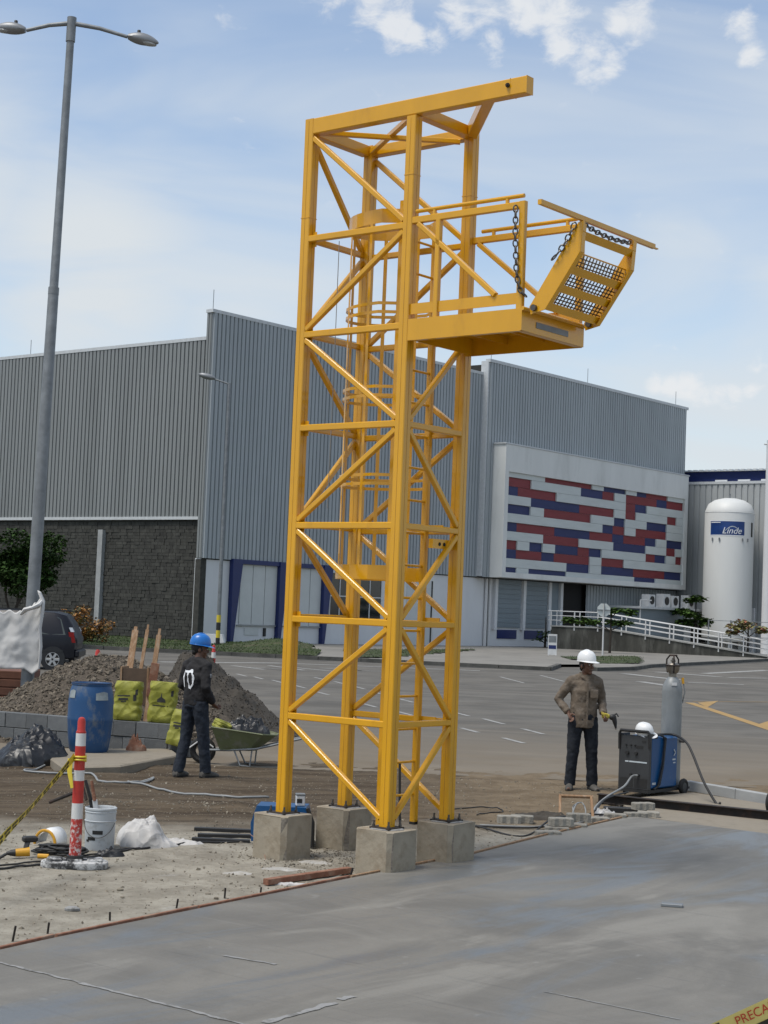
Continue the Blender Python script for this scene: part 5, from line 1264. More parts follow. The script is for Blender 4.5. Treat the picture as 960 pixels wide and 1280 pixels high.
# ---- traffic posts
def traffic_post(label, loc, h, scuffed, base=True):
    t = thing('traffic_post', label, 'traffic post', loc, R(8) if scuffed else 0, 'red and white traffic posts')
    prof = [0, .27, .36, .60, .68, .88, .97, 1.08, 1.16, 1.17]; k = h/1.30
    def rr(z): return .052-.010*z/h
    cuts = [(.05, .30, 'red_scuffed' if scuffed else 'red_plastic'), (.30, .42, 'red_scuffed' if scuffed else 'reflective'), (.42, .555, 'reflective'), (.555, .75, 'red_plastic'), (.75, .84, 'reflective'), (.84, 1.05, 'red_plastic'), (1.05, 1.16, 'reflective'), (1.16, 1.175, 'red_plastic')]
    for a, b, m_ in cuts: MB().tube([(0, 0, a*k), (0, 0, b*k)], [rr(a*k), rr(b*k)], 20).build('band', M[m_], t, True)
    MB().lathe([(.040, 1.175*k), (.034, 1.19*k), (.034, 1.26*k), (.026, 1.29*k), (.01, 1.30*k)], 18).build('cap', M['red_plastic'], t, True)
    if base:
        bs = MB(); n = 40
        def ov(sx, sy, z): return [Vector((sx*math.copysign(abs(math.cos(i/n*6.283))**.55, math.cos(i/n*6.283)), sy*math.copysign(abs(math.sin(i/n*6.283))**.7, math.sin(i/n*6.283)), z)) for i in range(n)]
        bs.rings([ov(.28, .14, .0), ov(.285, .145, .02), ov(.28, .14, .05), ov(.26, .125, .06)]); b_ = bs.build('base', M['rubber_base'], t, True)
        for x in (-.17, 0, .17): MB().cbox((x, 0, .062), .13, .16, .035, .01).build('lug', M['rubber_base'], b_)
        MB().lathe([(.075, .06), (.07, .10), (.05, .105)], 20).build('collar', M['tool_black'], b_)
    return t
dp = G(93, 1084); post1 = traffic_post('scuffed red and white post on a paint-splashed rubber base by the bucket', (dp.x, dp.y, 0), 1.27, True)
p2 = A(267.5, 806, 34); traffic_post('red and white post standing beyond the sand heap, right of the blue hard hat', (p2.x, 34, 0), p2.z, False)
# small red cone tip beyond the heap
p3 = A(122.5, 812, 33)
cn = thing('traffic_cone', 'small red cone tip showing over the crest of the gravel heap', 'cone', (p3.x, 33, 0))
MB().lathe([(.20, .04), (.17, .06), (.05, p3.z-.05), (.03, p3.z)], 18).build('cone', M['red_plastic'], cn, True); MB().cbox((0, 0, .02), .5, .5, .04, .01).build('base', M['tool_black'], cn)
# ---- caution tape
def tape(name, label, pts, width, m, up=None, prints=None, textm=None, sub=10):
    P = [Vector(p) for p in pts]; out = []
    for i in range(len(P)-1):
        p0, p1, p2_, p3_ = P[max(i-1, 0)], P[i], P[i+1], P[min(i+2, len(P)-1)]
        for k in range(sub):
            t = k/sub; out.append(.5*((2*p1)+(-p0+p2_)*t+(2*p0-5*p1+4*p2_-p3_)*t*t+(-p0+3*p1-3*p2_+p3_)*t**3))
    out.append(P[-1]); n = len(out)
    th = tag(MB().build(name, M[m]), label, 'tape') if False else None
    def frame(s):                                               # s in metres along
        acc = 0
        for i in range(n-1):
            l = (out[i+1]-out[i]).length
            if acc+l >= s or i == n-2:
                d = (out[i+1]-out[i]).normalized(); q = out[i]+d*(s-acc); u_ = up(i/n) if up else Vector((0, 0, 1)); w = (u_-d*u_.dot(d)).normalized(); return q, d, w
            acc += l
    tot = sum((out[i+1]-out[i]).length for i in range(n-1))
    mb = MB()
    N = 160
    F_ = [frame(tot*i/N) for i in range(N+1)]
    for i in range(N):
        (q, d, w), (q2, d2, w2) = F_[i], F_[i+1]; mb.quad(q-w*width/2, q2-w2*width/2, q2+w2*width/2, q+w*width/2)
    o = tag(mb.build(name, M[m], recalc=False), label, 'tape')
    return o, frame, tot
vdir = Vector((0, -1, .25))
a0, a1, a2 = A(93, 946, 14.2), A(40, 1008, 13.4), A(0, 1051, 12.6); a3 = A(-80, 1150, 11.4)
tp1, fr, tot = tape('caution_tape', 'yellow caution tape running from the traffic post down to the left edge', [a0, a1, a2, a3], .075, 'tape', lambda t: Vector((math.sin(t*5)*.35, -.2, 1)))
mb = MB(); s = .12
while s < tot-.1:
    for (ds, l_, o0, o1) in ((0, .05, .004, .026), (.06, .035, .006, .026), (.105, .05, .004, .024), (.01, .045, -.028, -.008), (.07, .06, -.026, -.008)):
        q, d, w = fr(s+ds); q2, d2, w2 = fr(s+ds+l_); nn = d.cross(w).normalized()*.003; nn = nn if nn.y < 0 else -nn
        mb.quad(q+w*o0+nn, q2+w2*o0+nn, q2+w2*o1+nn, q+w*o1+nn)
    s += .19
mb.build('print', M['tape_black'], tp1, recalc=False)
tt = MB()
for z in (.91, .925, .94, .90): tt.torus((dp.x, dp.y, z), .053, .008, Matrix.Rotation(R(random.uniform(-14, 14)), 3, 'X'), 20, 5)
tt.build('knot', M['tape'], tp1, True)
q = [A(88, 948, 14.2), A(87, 965, 14.18), A(90, 985, 14.16)]
m_ = MB(); m_.tube(q, [(.022, .003), (.02, .003), (.012, .003)], 8); m_.build('loose_end', M['tape'], tp1)
q = [A(262, 831, 33.9), A(256, 834, 33.8), A(247, 838, 33.7)]
m_ = MB(); m_.tube(q, [(.05, .01), (.07, .02), (.05, .01)], 8); centred(tag(m_.build('caution_tape', M['tape'], None), 'short yellow tape tied to the post beyond the sand heap', 'tape'))
# near tape at the bottom right
b0_, b1_ = A(886, 1305, 4.2), A(1012, 1247, 4.2)
tp2, fr, tot = tape('caution_tape', 'pale yellow warning tape with red lettering at the bottom right corner', [b0_-(b1_-b0_)*8, b0_-(b1_-b0_)*4, b0_, b1_, b1_+(b1_-b0_)*3, b1_+(b1_-b0_)*6], .088, 'tape_pale', lambda t: Vector((0, -.1, 1)), sub=6)
L0 = (b1_-b0_).length*8
me = text_mesh('PRECAUCION', .034)
minx = min(v_.co.x for v_ in me.vertices)
for v_ in me.vertices:
    s = L0+.085+(v_.co.x-minx)*.90; q, d, w = fr(s); v_.co = q+w*(v_.co.y+.022)+Vector((0, -.0025, 0))
link('lettering', me, M['tape_red'], tp2)
mb = MB()
for k in range(16):
    s = L0-.03+k*.066; 
    if s+.04 > tot: break
    for (o0, o1, sh) in ((-.041, -.004, .0),):
        q, d, w = fr(s+.015); q2, d2, w2 = fr(s+.055); nn = Vector((0, -.0022, 0)); mb.quad(q+w*o0+nn, q2+w2*o0+nn, q2+w2*o1+nn+d*.012, q+w*o1+nn+d*.012)
for s in (L0-.01, L0+.025): 
    q, d, w = fr(s); q2, d2, w2 = fr(s+.02); nn = Vector((0, -.0022, 0)); mb.quad(q+w*.006+nn, q2+w2*.006+nn, q2+w2*.04+nn, q+w*.04+nn)
mb.build('print', M['tape_black'], tp2, recalc=False)

# ---- bucket with tools, plastic bundle, drill, mask, coil
bk = G(121, 1064); bkt = thing('paint_bucket', 'white metal paint bucket with a wire handle and paintbrush inside', 'bucket', (bk.x, bk.y+.12, 0))
MB().lathe([(.02, 0), (.128, 0), (.132, .01), (.140, .36), (.146, .365), (.146, .38), (.138, .385), (.13, .37), (.127, .15)], 36, caps=False).build('pail', M['bucket'], bkt, True)
MB().lathe([(.128, .28), (.01, .28)], 36).build('inside', M['bucket_in'], bkt)
for z in (.265, .345): MB().torus((0, 0, z), .140, .005, n=36).build('bead', M['bucket'], bkt, True)
MB().tube([(.142*math.sin(R(a)), -.142*math.cos(R(a))-.012*abs(math.sin(R(a*.9))), .26-.14*math.sin(math.pi*(a+82)/164)) for a in range(-82, 83, 8)], .003, 5).build('wire_handle', M['chain'], bkt, True)
m_ = MB()
for (a0, a1, z0, z1) in ((-42, -8, .095, .125), (-20, 20, .15, .185), (-50, -36, .08, .10)):
    n = 6
    for i in range(n):
        x0, x1 = R(a0+(a1-a0)*i/n), R(a0+(a1-a0)*(i+1)/n); m_.quad((.1365*math.sin(x0), -.1365*math.cos(x0), z0), (.1365*math.sin(x1), -.1365*math.cos(x1), z0), (.1385*math.sin(x1), -.1385*math.cos(x1), z1), (.1385*math.sin(x0), -.1385*math.cos(x0), z1))
m_.build('label_print', M['tool_black'], bkt, recalc=False)
for (dx, dy, hx, m1_, lab) in ((-.06, .02, -.10, 'tool_black', 'black handled brush standing in the white bucket'), (-.03, -.03, -.065, 'wood_red', 'reddish handled trowel standing in the white bucket')):
    t_ = thing('hand_tool', lab, 'tool', (bk.x+dx, bk.y+.12+dy, .29))
    MB().beam((0, 0, 0), (hx*.4, 0, .16), .045, .018, (0, 1, 0)).build('blade', M['white_metal' if m1_ == 'wood_red' else m1_], t_); MB().tube([(hx*.4, 0, .15), (hx, 0, .33)], [.018, .014], 8).build('handle', M[m1_], t_, True)
pk = G(68, 1018); rb_ = [A(62, 1003, 15.6), A(95, 990, 15.5), A(104, 985, 15.45), A(108, 1000, 15.4)]
centred(tag(MB().tube(rb_, .016, 7).build('bent_bar', M['dark_steel'], None, True), 'bent rusty bar leaning out behind the red and white post', 'steel bar'))
c = G(172, 1060)
def sack_shape(a, b, k, f): return (.225*k**.45*(.75+.3*f))*(1-.8*sstep(.25, .75, a))+.06*k*f
sk = crumple('plastic_bundle', 'crumpled white plastic sheet bundled on the ground beside the bucket', c.x+.04, c.y+.22, 0, .27, .25, .3, M['white_plastic'], 'plastic sheet', 17, 1, 60, sack_shape)
c = G(215, 1056); crumple('plastic_wrap', 'thin white plastic trailing from the bundle towards the planks', c.x, c.y+.05, 0, .34, .1, .07, M['white_plastic'], 'plastic sheet', 19, 1.2, 40)
# angle grinder / drill
dr = G(22, 1074); dl = thing('cordless_drill', 'yellow and black cordless drill lying on the ground at the left edge', 'drill', (dr.x, dr.y, .0), R(15)); Z = .055
MB().tube([(-.02, 0, Z), (.10, 0, Z+.01)], [.034, .04], 12).build('motor_body', M['tool_yellow'], dl, True)
MB().tube([(-.10, 0, Z-.005), (-.06, 0, Z), (-.02, 0, Z)], [.012, .026, .032], 12).build('chuck', M['tool_black'], dl, True)
MB().beam((.06, 0, Z+.02), (.085, .05, Z+.10), .036, .045, (1, 0, 0), .008).build('grip', M['tool_black'], dl)
MB().cbox((.10, .06, Z+.11), .13, .08, .05, .012, R(10)).build('battery', M['tool_black'], dl)
MB().tube([(.17, -.02, .03), (.26, -.05, .03)], .022, 10).build('side_handle', M['tool_yellow'], dl, True)
MB().beam((-.10, .0, Z-.01), (-.16, -.03, .012), .03, .02).build('tool_bit', M['tool_black'], dl)
ms_ = G(62, 1056); mk = thing('face_shield', 'white and yellow curved face shield lying by the traffic post', 'face shield', (ms_.x-.0, ms_.y, .0), R(-20))
m_ = MB(); rs = []; n = 18
for (r1, z_, y_) in ((.115, .0, .12), (.118, .0, 0), (.095, .0, -.08)):
    rs.append([Vector((r1*math.cos(math.pi*i/n), y_+.02*math.sin(math.pi*i/n), .012+r1*1.22*math.sin(math.pi*i/n))) for i in range(n+1)])
vs = [p for r in rs for p in r]; fs_ = [(j*(n+1)+i, j*(n+1)+i+1, (j+1)*(n+1)+i+1, (j+1)*(n+1)+i) for j in range(2) for i in range(n)]
m_.add(vs, fs_); sh = m_.build('shell', M['helmet_white'], mk, True, sharp=180); sh.modifiers.new('t', 'SOLIDIFY').thickness = .006
MB().tube([Vector((.108*math.cos(math.pi*i/14), -.085, .012+.13*math.sin(math.pi*i/14))) for i in range(15)], .014, 7).build('headband', M['tool_yellow'], mk, True)
cl_ = G(72, 1072); m_ = MB()
P = []
for i in range(170):
    a = i*.26; r1 = .13+.05*fbm(i*.05, 1, 0, 1, 2)+.035*math.sin(i*.7); P.append(Vector((r1*1.35*math.cos(a), r1*.9*math.sin(a), .02+.035*abs(fbm(i*.11, 5, 0, 1, 3))+i*.0003)))
m_.tube(P, .011, 6); o = m_.build('cable_coil', M['cable'], None, True, sharp=180); o.location = (cl_.x+.0, cl_.y+.13, 0); tag(o, 'coil of black cable heaped behind the traffic post base', 'cable')
c = G(137, 1070); crumple('black_rag', 'black bundle of cable clips in front of the bucket', c.x, c.y, 0, .12, .06, .09, M['black_plastic'], 'rag', 23, 1.5, 26)
# planks behind left pedestal
for i, (x0, y0, x1, y1) in enumerate(((243, 1038, 315, 1041), (247, 1046, 316, 1047.5), (240, 1051, 312, 1054))):
    p, q = G(x0, y0), G(x1, y1); t_ = ('black steel channel, rearmost of the three lying left of the tower', 'black steel channel, middle one of the three lying left of the tower', 'black steel channel, front one of the three lying left of the tower')[i]
    o = MB(); o.beam(p+Vector((0, 0, .03)), q+Vector((0, 0, .03)), .07, .008, (0, 0, 1), .001); d = (q-p).normalized(); s = Vector((-d.y, d.x, 0))*.033
    for k in (-1, 1): o.beam(p+s*k+Vector((0, 0, .012)), q+s*k+Vector((0, 0, .012)), .006, .04, (0, 0, 1), .001)
    tag(centred(o.build('steel_channel', M['tool_black'], None)), t_, 'steel channel', 'steel channels left of the tower')
# blue machine behind left pedestal with a pot
bm = A(353, 1030, 15.95); mch = thing('small_welder', 'small blue welding machine behind the left concrete pedestal', 'welding machine', (bm.x, 15.95, 0), R(-3))
m_ = MB(); m_.extrude([(-.28, -.12, .05), (-.29, -.12, .22), (-.24, -.12, .385), (.23, -.12, .385), (.27, -.12, .22), (.27, -.12, .05)], (0, .34, 0)); m_.build('casing', M['blue_box'], mch)
m_ = MB(); m_.tube([(.245, -.125, .38), (.30, -.125, .25), (.305, -.125, .02)], [(.02, .02)]*3, 8); m_.build('front_bumper', M['tool_black'], mch)
MB().box(-.26, .26, -.1, .2, 0, .05).build('base', M['tool_black'], mch)
for (z0, x0) in ((.26, .10), (.24, .11)):
    MB().beam((x0, -.123, z0+.06), (x0+.035, -.123, z0+.03), .004, .016, (0, 0, 1)).beam((x0+.035, -.123, z0+.03), (x0, -.123, z0), .004, .016, (0, 0, 1)).build('arrow_mark', M['decal'], mch)
MB().box(-.03, .05, -.124, -.121, .34, .35).build('label_strip', M['tape'], mch)
pt = A(375, 1002, 15.9); po = thing('tin_pot', 'small white tin with printed label on top of the small blue welder', 'tin', (pt.x, 15.95, .387))
MB().cbox((0, 0, .05), .085, .085, .10, .008, R(10)).build('can', M['white_metal'], po); MB().cbox((0, 0, .108), .09, .09, .018, .004, R(10)).build('lid', M['galv'], po); MB().cbox((-.005, -.045, .05), .05, .004, .04, 0, R(10)).build('label', M['tool_black'], po)
centred(tag(MB().tube([A(313, 1043, 15.7), A(322, 1050, 15.55), A(330, 1065, 15.2), A(333, 1080, 15.0)], .003, 5).build('thin_wire', M['wood_red'], None, True), 'thin reddish wire hanging over the left concrete pedestal', 'wire'))

# ---- formwork strips, stakes and clutter along the slab edge
for i in range(1, len(edge)-1):
    a, b = edge[i], edge[i+1]; d = (b-a).normalized(); n = Vector((-d.y, d.x, 0)); L = (b-a).length; k = max(1, int(L/1.1))
    for j in range(k):
        p = a+d*(L*j/k+.01)+n*.022; q = a+d*(L*(j+1)/k-.01)+n*(.022+random.uniform(-.008, .008))
        mid = (p+q)/2; dd = mid-TF
        if abs(dd.dot(ly)-.1) < .3 or abs(dd.dot(ly)-.95) < .3: n2 = n*-.03
        o = MB().beam(Vector((p.x, p.y, .027)), Vector((q.x, q.y, .03)), .026, .075, (0, 0, 1), .003).build('form_board', M['wood_red' if i < 4 else 'wood'], None)
        FB = globals().get('FB', 0)+1; tag(centred(o), '%s narrow timber form board along the slab edge, counted from the left' % ('first second third fourth fifth sixth seventh eighth ninth tenth eleventh twelfth'.split()[FB-1]), 'form board', 'form boards along the slab edge')
for (x, y, h, tl) in ((16, 1181, .16, .3), (61, 1168, .10, .2), (140, 1153, .09, -.1), (222, 1137, .10, .3), (283, 1124, .11, .1), (328, 1117, .06, .2)):
    p = G(x, y)+Vector((-.02, .04, 0)); o = MB().tube([(0, 0, -.05), (h*tl*.5, 0, h*.72)], .008, 6).build('steel_pin', M['dark_steel'], None); o.location = (p.x, p.y, 0)
    SP = globals().get('SP', 0)+1; tag(o, '%s short dark steel pin from the left along the slab edge' % ('first second third fourth fifth sixth'.split()[SP-1]), 'steel pin', 'steel pins along the slab edge')
p, q = G(332, 1107), G(436, 1092.5); tag(centred(MB().beam(p+Vector((0, 0, .03)), q+Vector((0, 0, .035)), .06, .05, (0, 0, 1), .004).build('loose_plank', M['wood_red'], None)), 'loose reddish timber batten lying before the tower pedestals', 'timber')
c = G(365, 1106); crumple('litter', 'small heap of yellow and white litter beside the loose batten', c.x, c.y, 0, .22, .035, .035, M['white_plastic'], 'litter', 31, 1.4, 24)
tag(centred(MB().tube([G(436, 1102)+Vector((0, 0, 0)), A(441, 1085, 14.05)], .010, 6).build('steel_pin', M['dark_steel'], None)), 'leaning dark steel pin at the left foot of the front pedestal', 'steel pin')
for (x, y, s) in ((90, 1139, .06), (150, 1113, .03), (260, 1118, .025), (153, 1122, .02)):
    p = G(x, y); o = MB().ell((0, 0, s*.25), s, s*.7, s*.4, 9, 5); ob = o.build('stone', M['sealant' if x == 90 else 'soil_stones'], None); ob.location = (p.x, p.y, 0)
    tag(ob, {90: 'pale flat lump of mortar lying alone before the slab edge', 150: 'small stone lying right of the traffic post base', 260: 'small stone lying mid way between the posts and the slab', 153: 'tiny stone in front of the traffic post base'}[x], 'stone')
p = G(840, 1133, SZ); o = MB(); o.cbox((0, 0, .012), .17, .09, .024, .004); ob = o.build('cover_plate', M['galv'], None); ob.location = (p.x, p.y, SZ); ob.rotation_euler = (0, 0, R(-12)); tag(ob, 'small grey box lying alone in the middle of the slab', 'box')
# lime dust spilled round the left pedestals
mb = MB()
for (x, y, rx, ry) in ((352, 1087, .34, .20), (392, 1078, .22, .16), (300, 1092, .2, .12)):
    c = G(x, y); n = 26
    mb.add([Vector((c.x, c.y, .022))]+[Vector((c.x+rx*math.cos(i/n*6.283)*(1+.45*fbm(i*.5, x, 0, 1, 3)), c.y+ry*math.sin(i/n*6.283)*(1+.45*fbm(i*.5, x+5, 0, 1, 3)), -.012)) for i in range(n)], [(0, 1+i, 1+(i+1) % n) for i in range(n)])
tag(mb.build('lime_dust', mat('lime_dust', (.38, .37, .345), .95, var=.2, scale=9, bump=.5, bscale=50, dirt=(.30, .275, .23), dscale=8, dlo=.47, dhi=.62), recalc=False, smooth=True), 'white lime dust spilled around the tower pedestals', 'dust', kind='stuff')

# ================================================================== RIGHT SIDE
mf = G(812, 998); MR = -R(38.6)
mw = thing('welding_machine', 'blue welding machine with black control panel on a wheeled cart behind the worker', 'welding machine', (mf.x, mf.y, 0), MR)
# local: front panel spans x in [-.46, 0] at y = 0, casing runs back along y
MB().cbox((-.23, .37, .44), .45, .70, .66, .02).build('casing', M['blue_box'], mw)
fp = MB().cbox((-.23, .0, .44), .465, .05, .70, .015).build('front_panel', M['machine_black'], mw)
for (x, z, r1) in ((-.33, .56, .028), (-.20, .56, .025), (-.27, .28, .022), (-.16, .28, .022), (-.35, .66, .012), (-.28, .66, .012), (-.22, .66, .012)):
    MB().lathe([(r1, 0), (r1*.85, .022)], 14, (x, -.026, z), M=Matrix.Rotation(R(90), 3, 'X')).build('knob', M['tool_black'], fp, True)
for (x0, x1, z0, z1, m_) in ((-.20, -.10, .62, .66, 'tool_black'), (-.12, -.06, .70, .73, 'tool_black'), (-.30, -.04, .44, .458, 'decal'), (-.36, -.31, .44, .458, 'decal'), (-.44, -.24, .12, .24, 'tool_black'), (-.22, -.03, .12, .24, 'tool_black')):
    MB().box(x0, x1, -.0275, -.0252, z0, z1).build('panel_mark', M[m_], fp)
MB().box(-.455, -.005, -.03, .75, .06, .10).build('cart_deck', M['tool_black'], mw); MB().box(-.455, -.005, .74, 1.08, .06, .09).build('cylinder_tray', M['tool_black'], mw)
hd = MB().tube([(-.45, -.02, .60), (-.45, -.03, .80), (-.43, -.04, .845), (-.03, -.04, .845), (-.01, -.03, .82), (-.01, -.02, .64)], .021, 8).build('carry_handle', M['tool_black'], mw, True)
for y in (-.0,): MB().beam((-.44, -.02, .79), (-.44, .2, .79), .02, .03).build('handle_stay', M['tool_black'], mw); MB().beam((-.015, -.02, .80), (-.015, .18, .78), .02, .05).build('handle_stay', M['tool_black'], mw)
for (a, b) in (((.008, .60, .60), (.008, .64, .56)), ((.008, .64, .56), (.008, .60, .52))): MB().beam(a, b, .003, .014, (0, 0, 1)).build('arrow_mark', M['decal'], mw)
for (y, z, w, h) in ((.58, .46, .08, .02), (.60, .42, .06, .015), (.06, .165, .09, .03)): MB().box(-.004, -.0005, y, y+w, z, z+h).build('print', M['decal'], mw)
for x in (.03, -.49):
    wl = MB().torus((x, .84, .105), .078, .03, Matrix.Rotation(R(90), 3, 'Y'), 24, 8).build('wheel', M['tyre'], mw, True)
    MB().tube([(x-.022, .84, .105), (x+.022, .84, .105)], .055, 16).build('hub', M['machine_black'], wl, True)
for x in (-.40, -.06):
    wl = MB().torus((x, .06, .04), .024, .014, Matrix.Rotation(R(90), 3, 'Y'), 14, 6).build('caster', M['tyre'], mw, True)
m_ = MB(); m_.tube([(-.03, -.03, .80), (-.02, .25, .80), (.012, .36, .76), (.016, .30, .40), (.015, .22, .16), (.012, .08, .11)], .014, 7); m_.build('strap_cable', M['cable'], mw, True)
m_ = MB(); m_.tube([(.0, .30, .79), (.018, .33, .72), (.02, .29, .45), (.018, .2, .2), (.012, .16, .12)], [(.022, .007)]*5, 8); m_.build('strap', M['machine_black'], mw, True)
mp = lambda x, y, z: Vector(mw.location)+Matrix.Rotation(MR, 3, 'Z')@Vector((x, y, z))
# gas cylinder
cc = mp(-.22, .92, .09); gc = thing('gas_cylinder', 'tall grey gas cylinder with valve guard standing behind the welding machine', 'gas cylinder', cc)
MB().lathe([(.02, 0), (.122, 0), (.133, .02), (.135, .1), (.135, 1.25), (.127, 1.33), (.095, 1.40), (.06, 1.44), (.045, 1.45)], 36).build('body', M['cylinder'], gc, True)
MB().lathe([(.05, 1.44), (.05, 1.49), (.06, 1.50), (.085, 1.53), (.092, 1.60), (.07, 1.625), (.03, 1.63)], 24).build('valve_base', M['brass'], gc, True)
g_ = MB()
for a in range(3):
    t = a*math.pi*2/3+.5; g_.tube([(.075*math.cos(t), .075*math.sin(t), 1.5), (.092*math.cos(t), .092*math.sin(t), 1.58), (.09*math.cos(t), .09*math.sin(t), 1.68), (.045*math.cos(t), .045*math.sin(t), 1.735)], .011, 6)
g_.torus((0, 0, 1.735), .045, .012, n=18); g_.torus((0, 0, 1.60), .095, .011, n=24); g_.build('valve_guard', M['dark_steel'], gc, True)
MB().tube([(0, 0, 1.62), (0, 0, 1.70)], .018, 10).tube([(-.03, -.02, 1.66), (.03, .02, 1.66)], .014, 8).build('valve', M['brass'], gc, True)
MB().tube([(.13, -.02, 1.44), (.14, -.03, 1.36)], [.02, .016], 8).build('regulator', M['tool_yellow'], gc, True)
MB().tube([(.14, -.03, 1.38), (.165, -.02, 1.25), (.14, .0, 1.1)], .009, 6).build('clear_hose', M['hose'], gc, True)
m_ = MB(); m_.box(-.035, .035, -.134, -.124, 1.335, 1.375); m_.build('label', M['white_metal'], gc)
m_ = MB(); m_.torus((0, 0, .62), .137, .006, n=30); m_.build('restraint', M['chain'], gc, True)
m_ = MB(); m_.tube([(.10, -.08, .60), (.16, -.12, .60)], .018, 8); m_.build('clamp', M['tool_black'], gc)
# hard hat builder
def hard_hat(t, m, sc=1.0, z0=0.0, yaw=0.0, parent=None, c=(0, 0, 0)):
    rot = Matrix.Rotation(yaw, 3, 'Z'); c = Vector(c)
    sh = MB(); prof = [(.118, .0), (.122, .02), (.119, .055), (.105, .10), (.078, .132), (.04, .148), (.005, .152)]
    rs = [[c+rot@Vector((r*.93*math.cos(k/28*6.283)*sc, r*1.12*math.sin(k/28*6.283)*sc, z*sc+z0)) for k in range(28)] for r, z in prof]
    s_ = sh.rings(rs).build('shell' if parent is None else 'hard_hat', m, t, True, sharp=60)
    b = MB(); n = 28; a0 = []; a1 = []; a2 = []
    for k in range(n):
        a = k/n*6.283; fwd = max(0, -math.sin(a))**1.6; e = .008+.062*fwd
        for lst, ex, zz in ((a0, 0, .012), (a1, e, .004-.016*fwd), (a2, e*.2, -.004)):
            lst.append(c+rot@Vector(((.117*.93+ex)*math.cos(a)*sc, (.117*1.12+ex)*math.sin(a)*sc, zz*sc+z0)))
    b.rings([a0, a1, a2], False).build('brim', m, s_, True, sharp=60)
    rg = MB(); rg.tube([c+rot@Vector((0, 1.12*r*math.cos(R(a))*sc, (.155*math.sin(R(a)))*sc+z0)) for r, a in [(.119, x) for x in range(20, 161, 10)]], [(.014*sc, .006*sc)]*15, 8)
    rg.build('ridge', m, s_, True); return s_
hp = mp(-.16, .10, .772); hh_ = thing('hard_hat', 'white hard hat resting on top of the welding machine', 'hard hat', hp, R(40)); hard_hat(hh_, M['helmet_white'], .95, .035); hh_.rotation_euler = (R(10), R(-14), R(40)); hh_.location.z += .012
m_ = MB(); m_.torus((0, 0, .02), .09, .01, n=24); m_.build('headband', M['tool_black'], hh_, True)
# hose and cables
def air_line(name, label, pts, r, m, cat='cable', sub=6):
    P = [Vector(p) for p in pts]; out = []
    for i in range(len(P)-1):
        p0, p1, p2_, p3_ = P[max(i-1, 0)], P[i], P[i+1], P[min(i+2, len(P)-1)]
        for k in range(sub):
            t = k/sub; out.append(.5*((2*p1)+(-p0+p2_)*t+(2*p0-5*p1+4*p2_-p3_)*t*t+(-p0+3*p1-3*p2_+p3_)*t**3))
    out.append(P[-1]); return centred(tag(MB().tube(out, r, 8).build(name, M[m], None, True, sharp=180), label, cat))
e = G(900, 1008)
air_line('power_cable', 'thick black cable dropping from the welding machine top to the path', [mp(-.1, .3, .795), mp(-.02, .62, .79), A(857, 927, 21.6), A(866, 943, 21.4), A(880, 978, 21.1), A(896, 1005, 20.9), e+Vector((0, 0, .045))], .016, 'cable')
air_line('welding_cable', 'grey cable looping from the machine front panel to the pavers', [mp(-.16, -.045, .28), mp(-.18, -.16, .27), A(780, 983, 20.9), A(760, 995, 20.4), A(745, 1008, 19.8), A(738, 1022, 19.3), G(720, 1033)+Vector((0, 0, .03)), G(700, 1040)+Vector((0, 0, .12)), G(672, 1036)+Vector((0, 0, .02)), G(600, 1033)+Vector((0, 0, .012))], .013, 'hose')
air_line('welding_cable', 'black cable looping over the wooden frame and pavers', [A(785, 990, 20.8), A(770, 994, 20.5), A(755, 1000, 20.0), A(742, 1015, 19.3), A(725, 1020, 19.0), A(700, 1025, 18.5), G(678, 1037)+Vector((0, 0, .03)), G(640, 1036)+Vector((0, 0, .015)), G(590, 1033.5)+Vector((0, 0, .012))], .012, 'cable')
air_line('welding_cable', 'thin black cable lying behind the right pedestal', [G(560, 1027)+Vector((0, 0, .012)), G(600, 1035)+Vector((0, 0, .012)), G(640, 1046)+Vector((0, 0, .012)), G(664, 1044)+Vector((0, 0, .015)), G(690, 1035)+Vector((0, 0, .10)), A(720, 1020, 18.9), A(750, 1018, 19.2), A(790, 1022, 19.2)], .010, 'cable')
ground_line('cable', 'thin cable curling on the tan earth right of the tower', [(566, 1012), (600, 1010), (622, 1011), (628, 1016), (610, 1018), (596, 1020)], .007, 'cable', 'cable')
for (x0, y0, z) in ((712, 1002, 0),):
    P = [A(723, 1003, 19.3), A(716, 1010, 19.2), A(722, 1024, 19.0), A(732, 1016, 19.1), A(728, 1004, 19.3), A(720, 1006, 19.2), A(714, 1022, 18.9)]
    air_line('wire_loop', 'loops of grey wire hung on the small wooden frame', P, .008, 'hose')
# steel beam, kerb pieces
p, q = A(748, 998, 20.6), A(985, 1026, 19.3)
p.z = .12; q.z = .12
bmn = thing('steel_beam', 'long rusty black steel beam lying across the right edge before the welding machine', 'steel beam', (p+q)/2)
d = (q-p)/2; o3 = Vector((0, 0, 0))
MB().beam(-d, d, .10, .012, (0, 0, 1)).build('top_flange', M['dark_steel'], bmn); MB().beam(-d-Vector((0, 0, .10)), d-Vector((0, 0, .10)), .10, .012, (0, 0, 1)).build('bottom_flange', M['dark_steel'], bmn); MB().beam(-d-Vector((0, 0, .05)), d-Vector((0, 0, .05)), .012, .092, (0, 0, 1)).build('web', M['dark_steel'], bmn)
for k in range(3): MB().cbox((d.x*(-.55+.55*k), d.y*(-.55+.55*k), -.113), .12, .12, .014, .002).build('shim', M['wood_dark'], bmn)
p, q = G(860, 988), G(990, 1011); kb = thing('grey_kerbstone', 'grey concrete kerb piece lying beyond the steel beam at the right', 'kerb', ((p+q)/2))
d = (q-p)/2
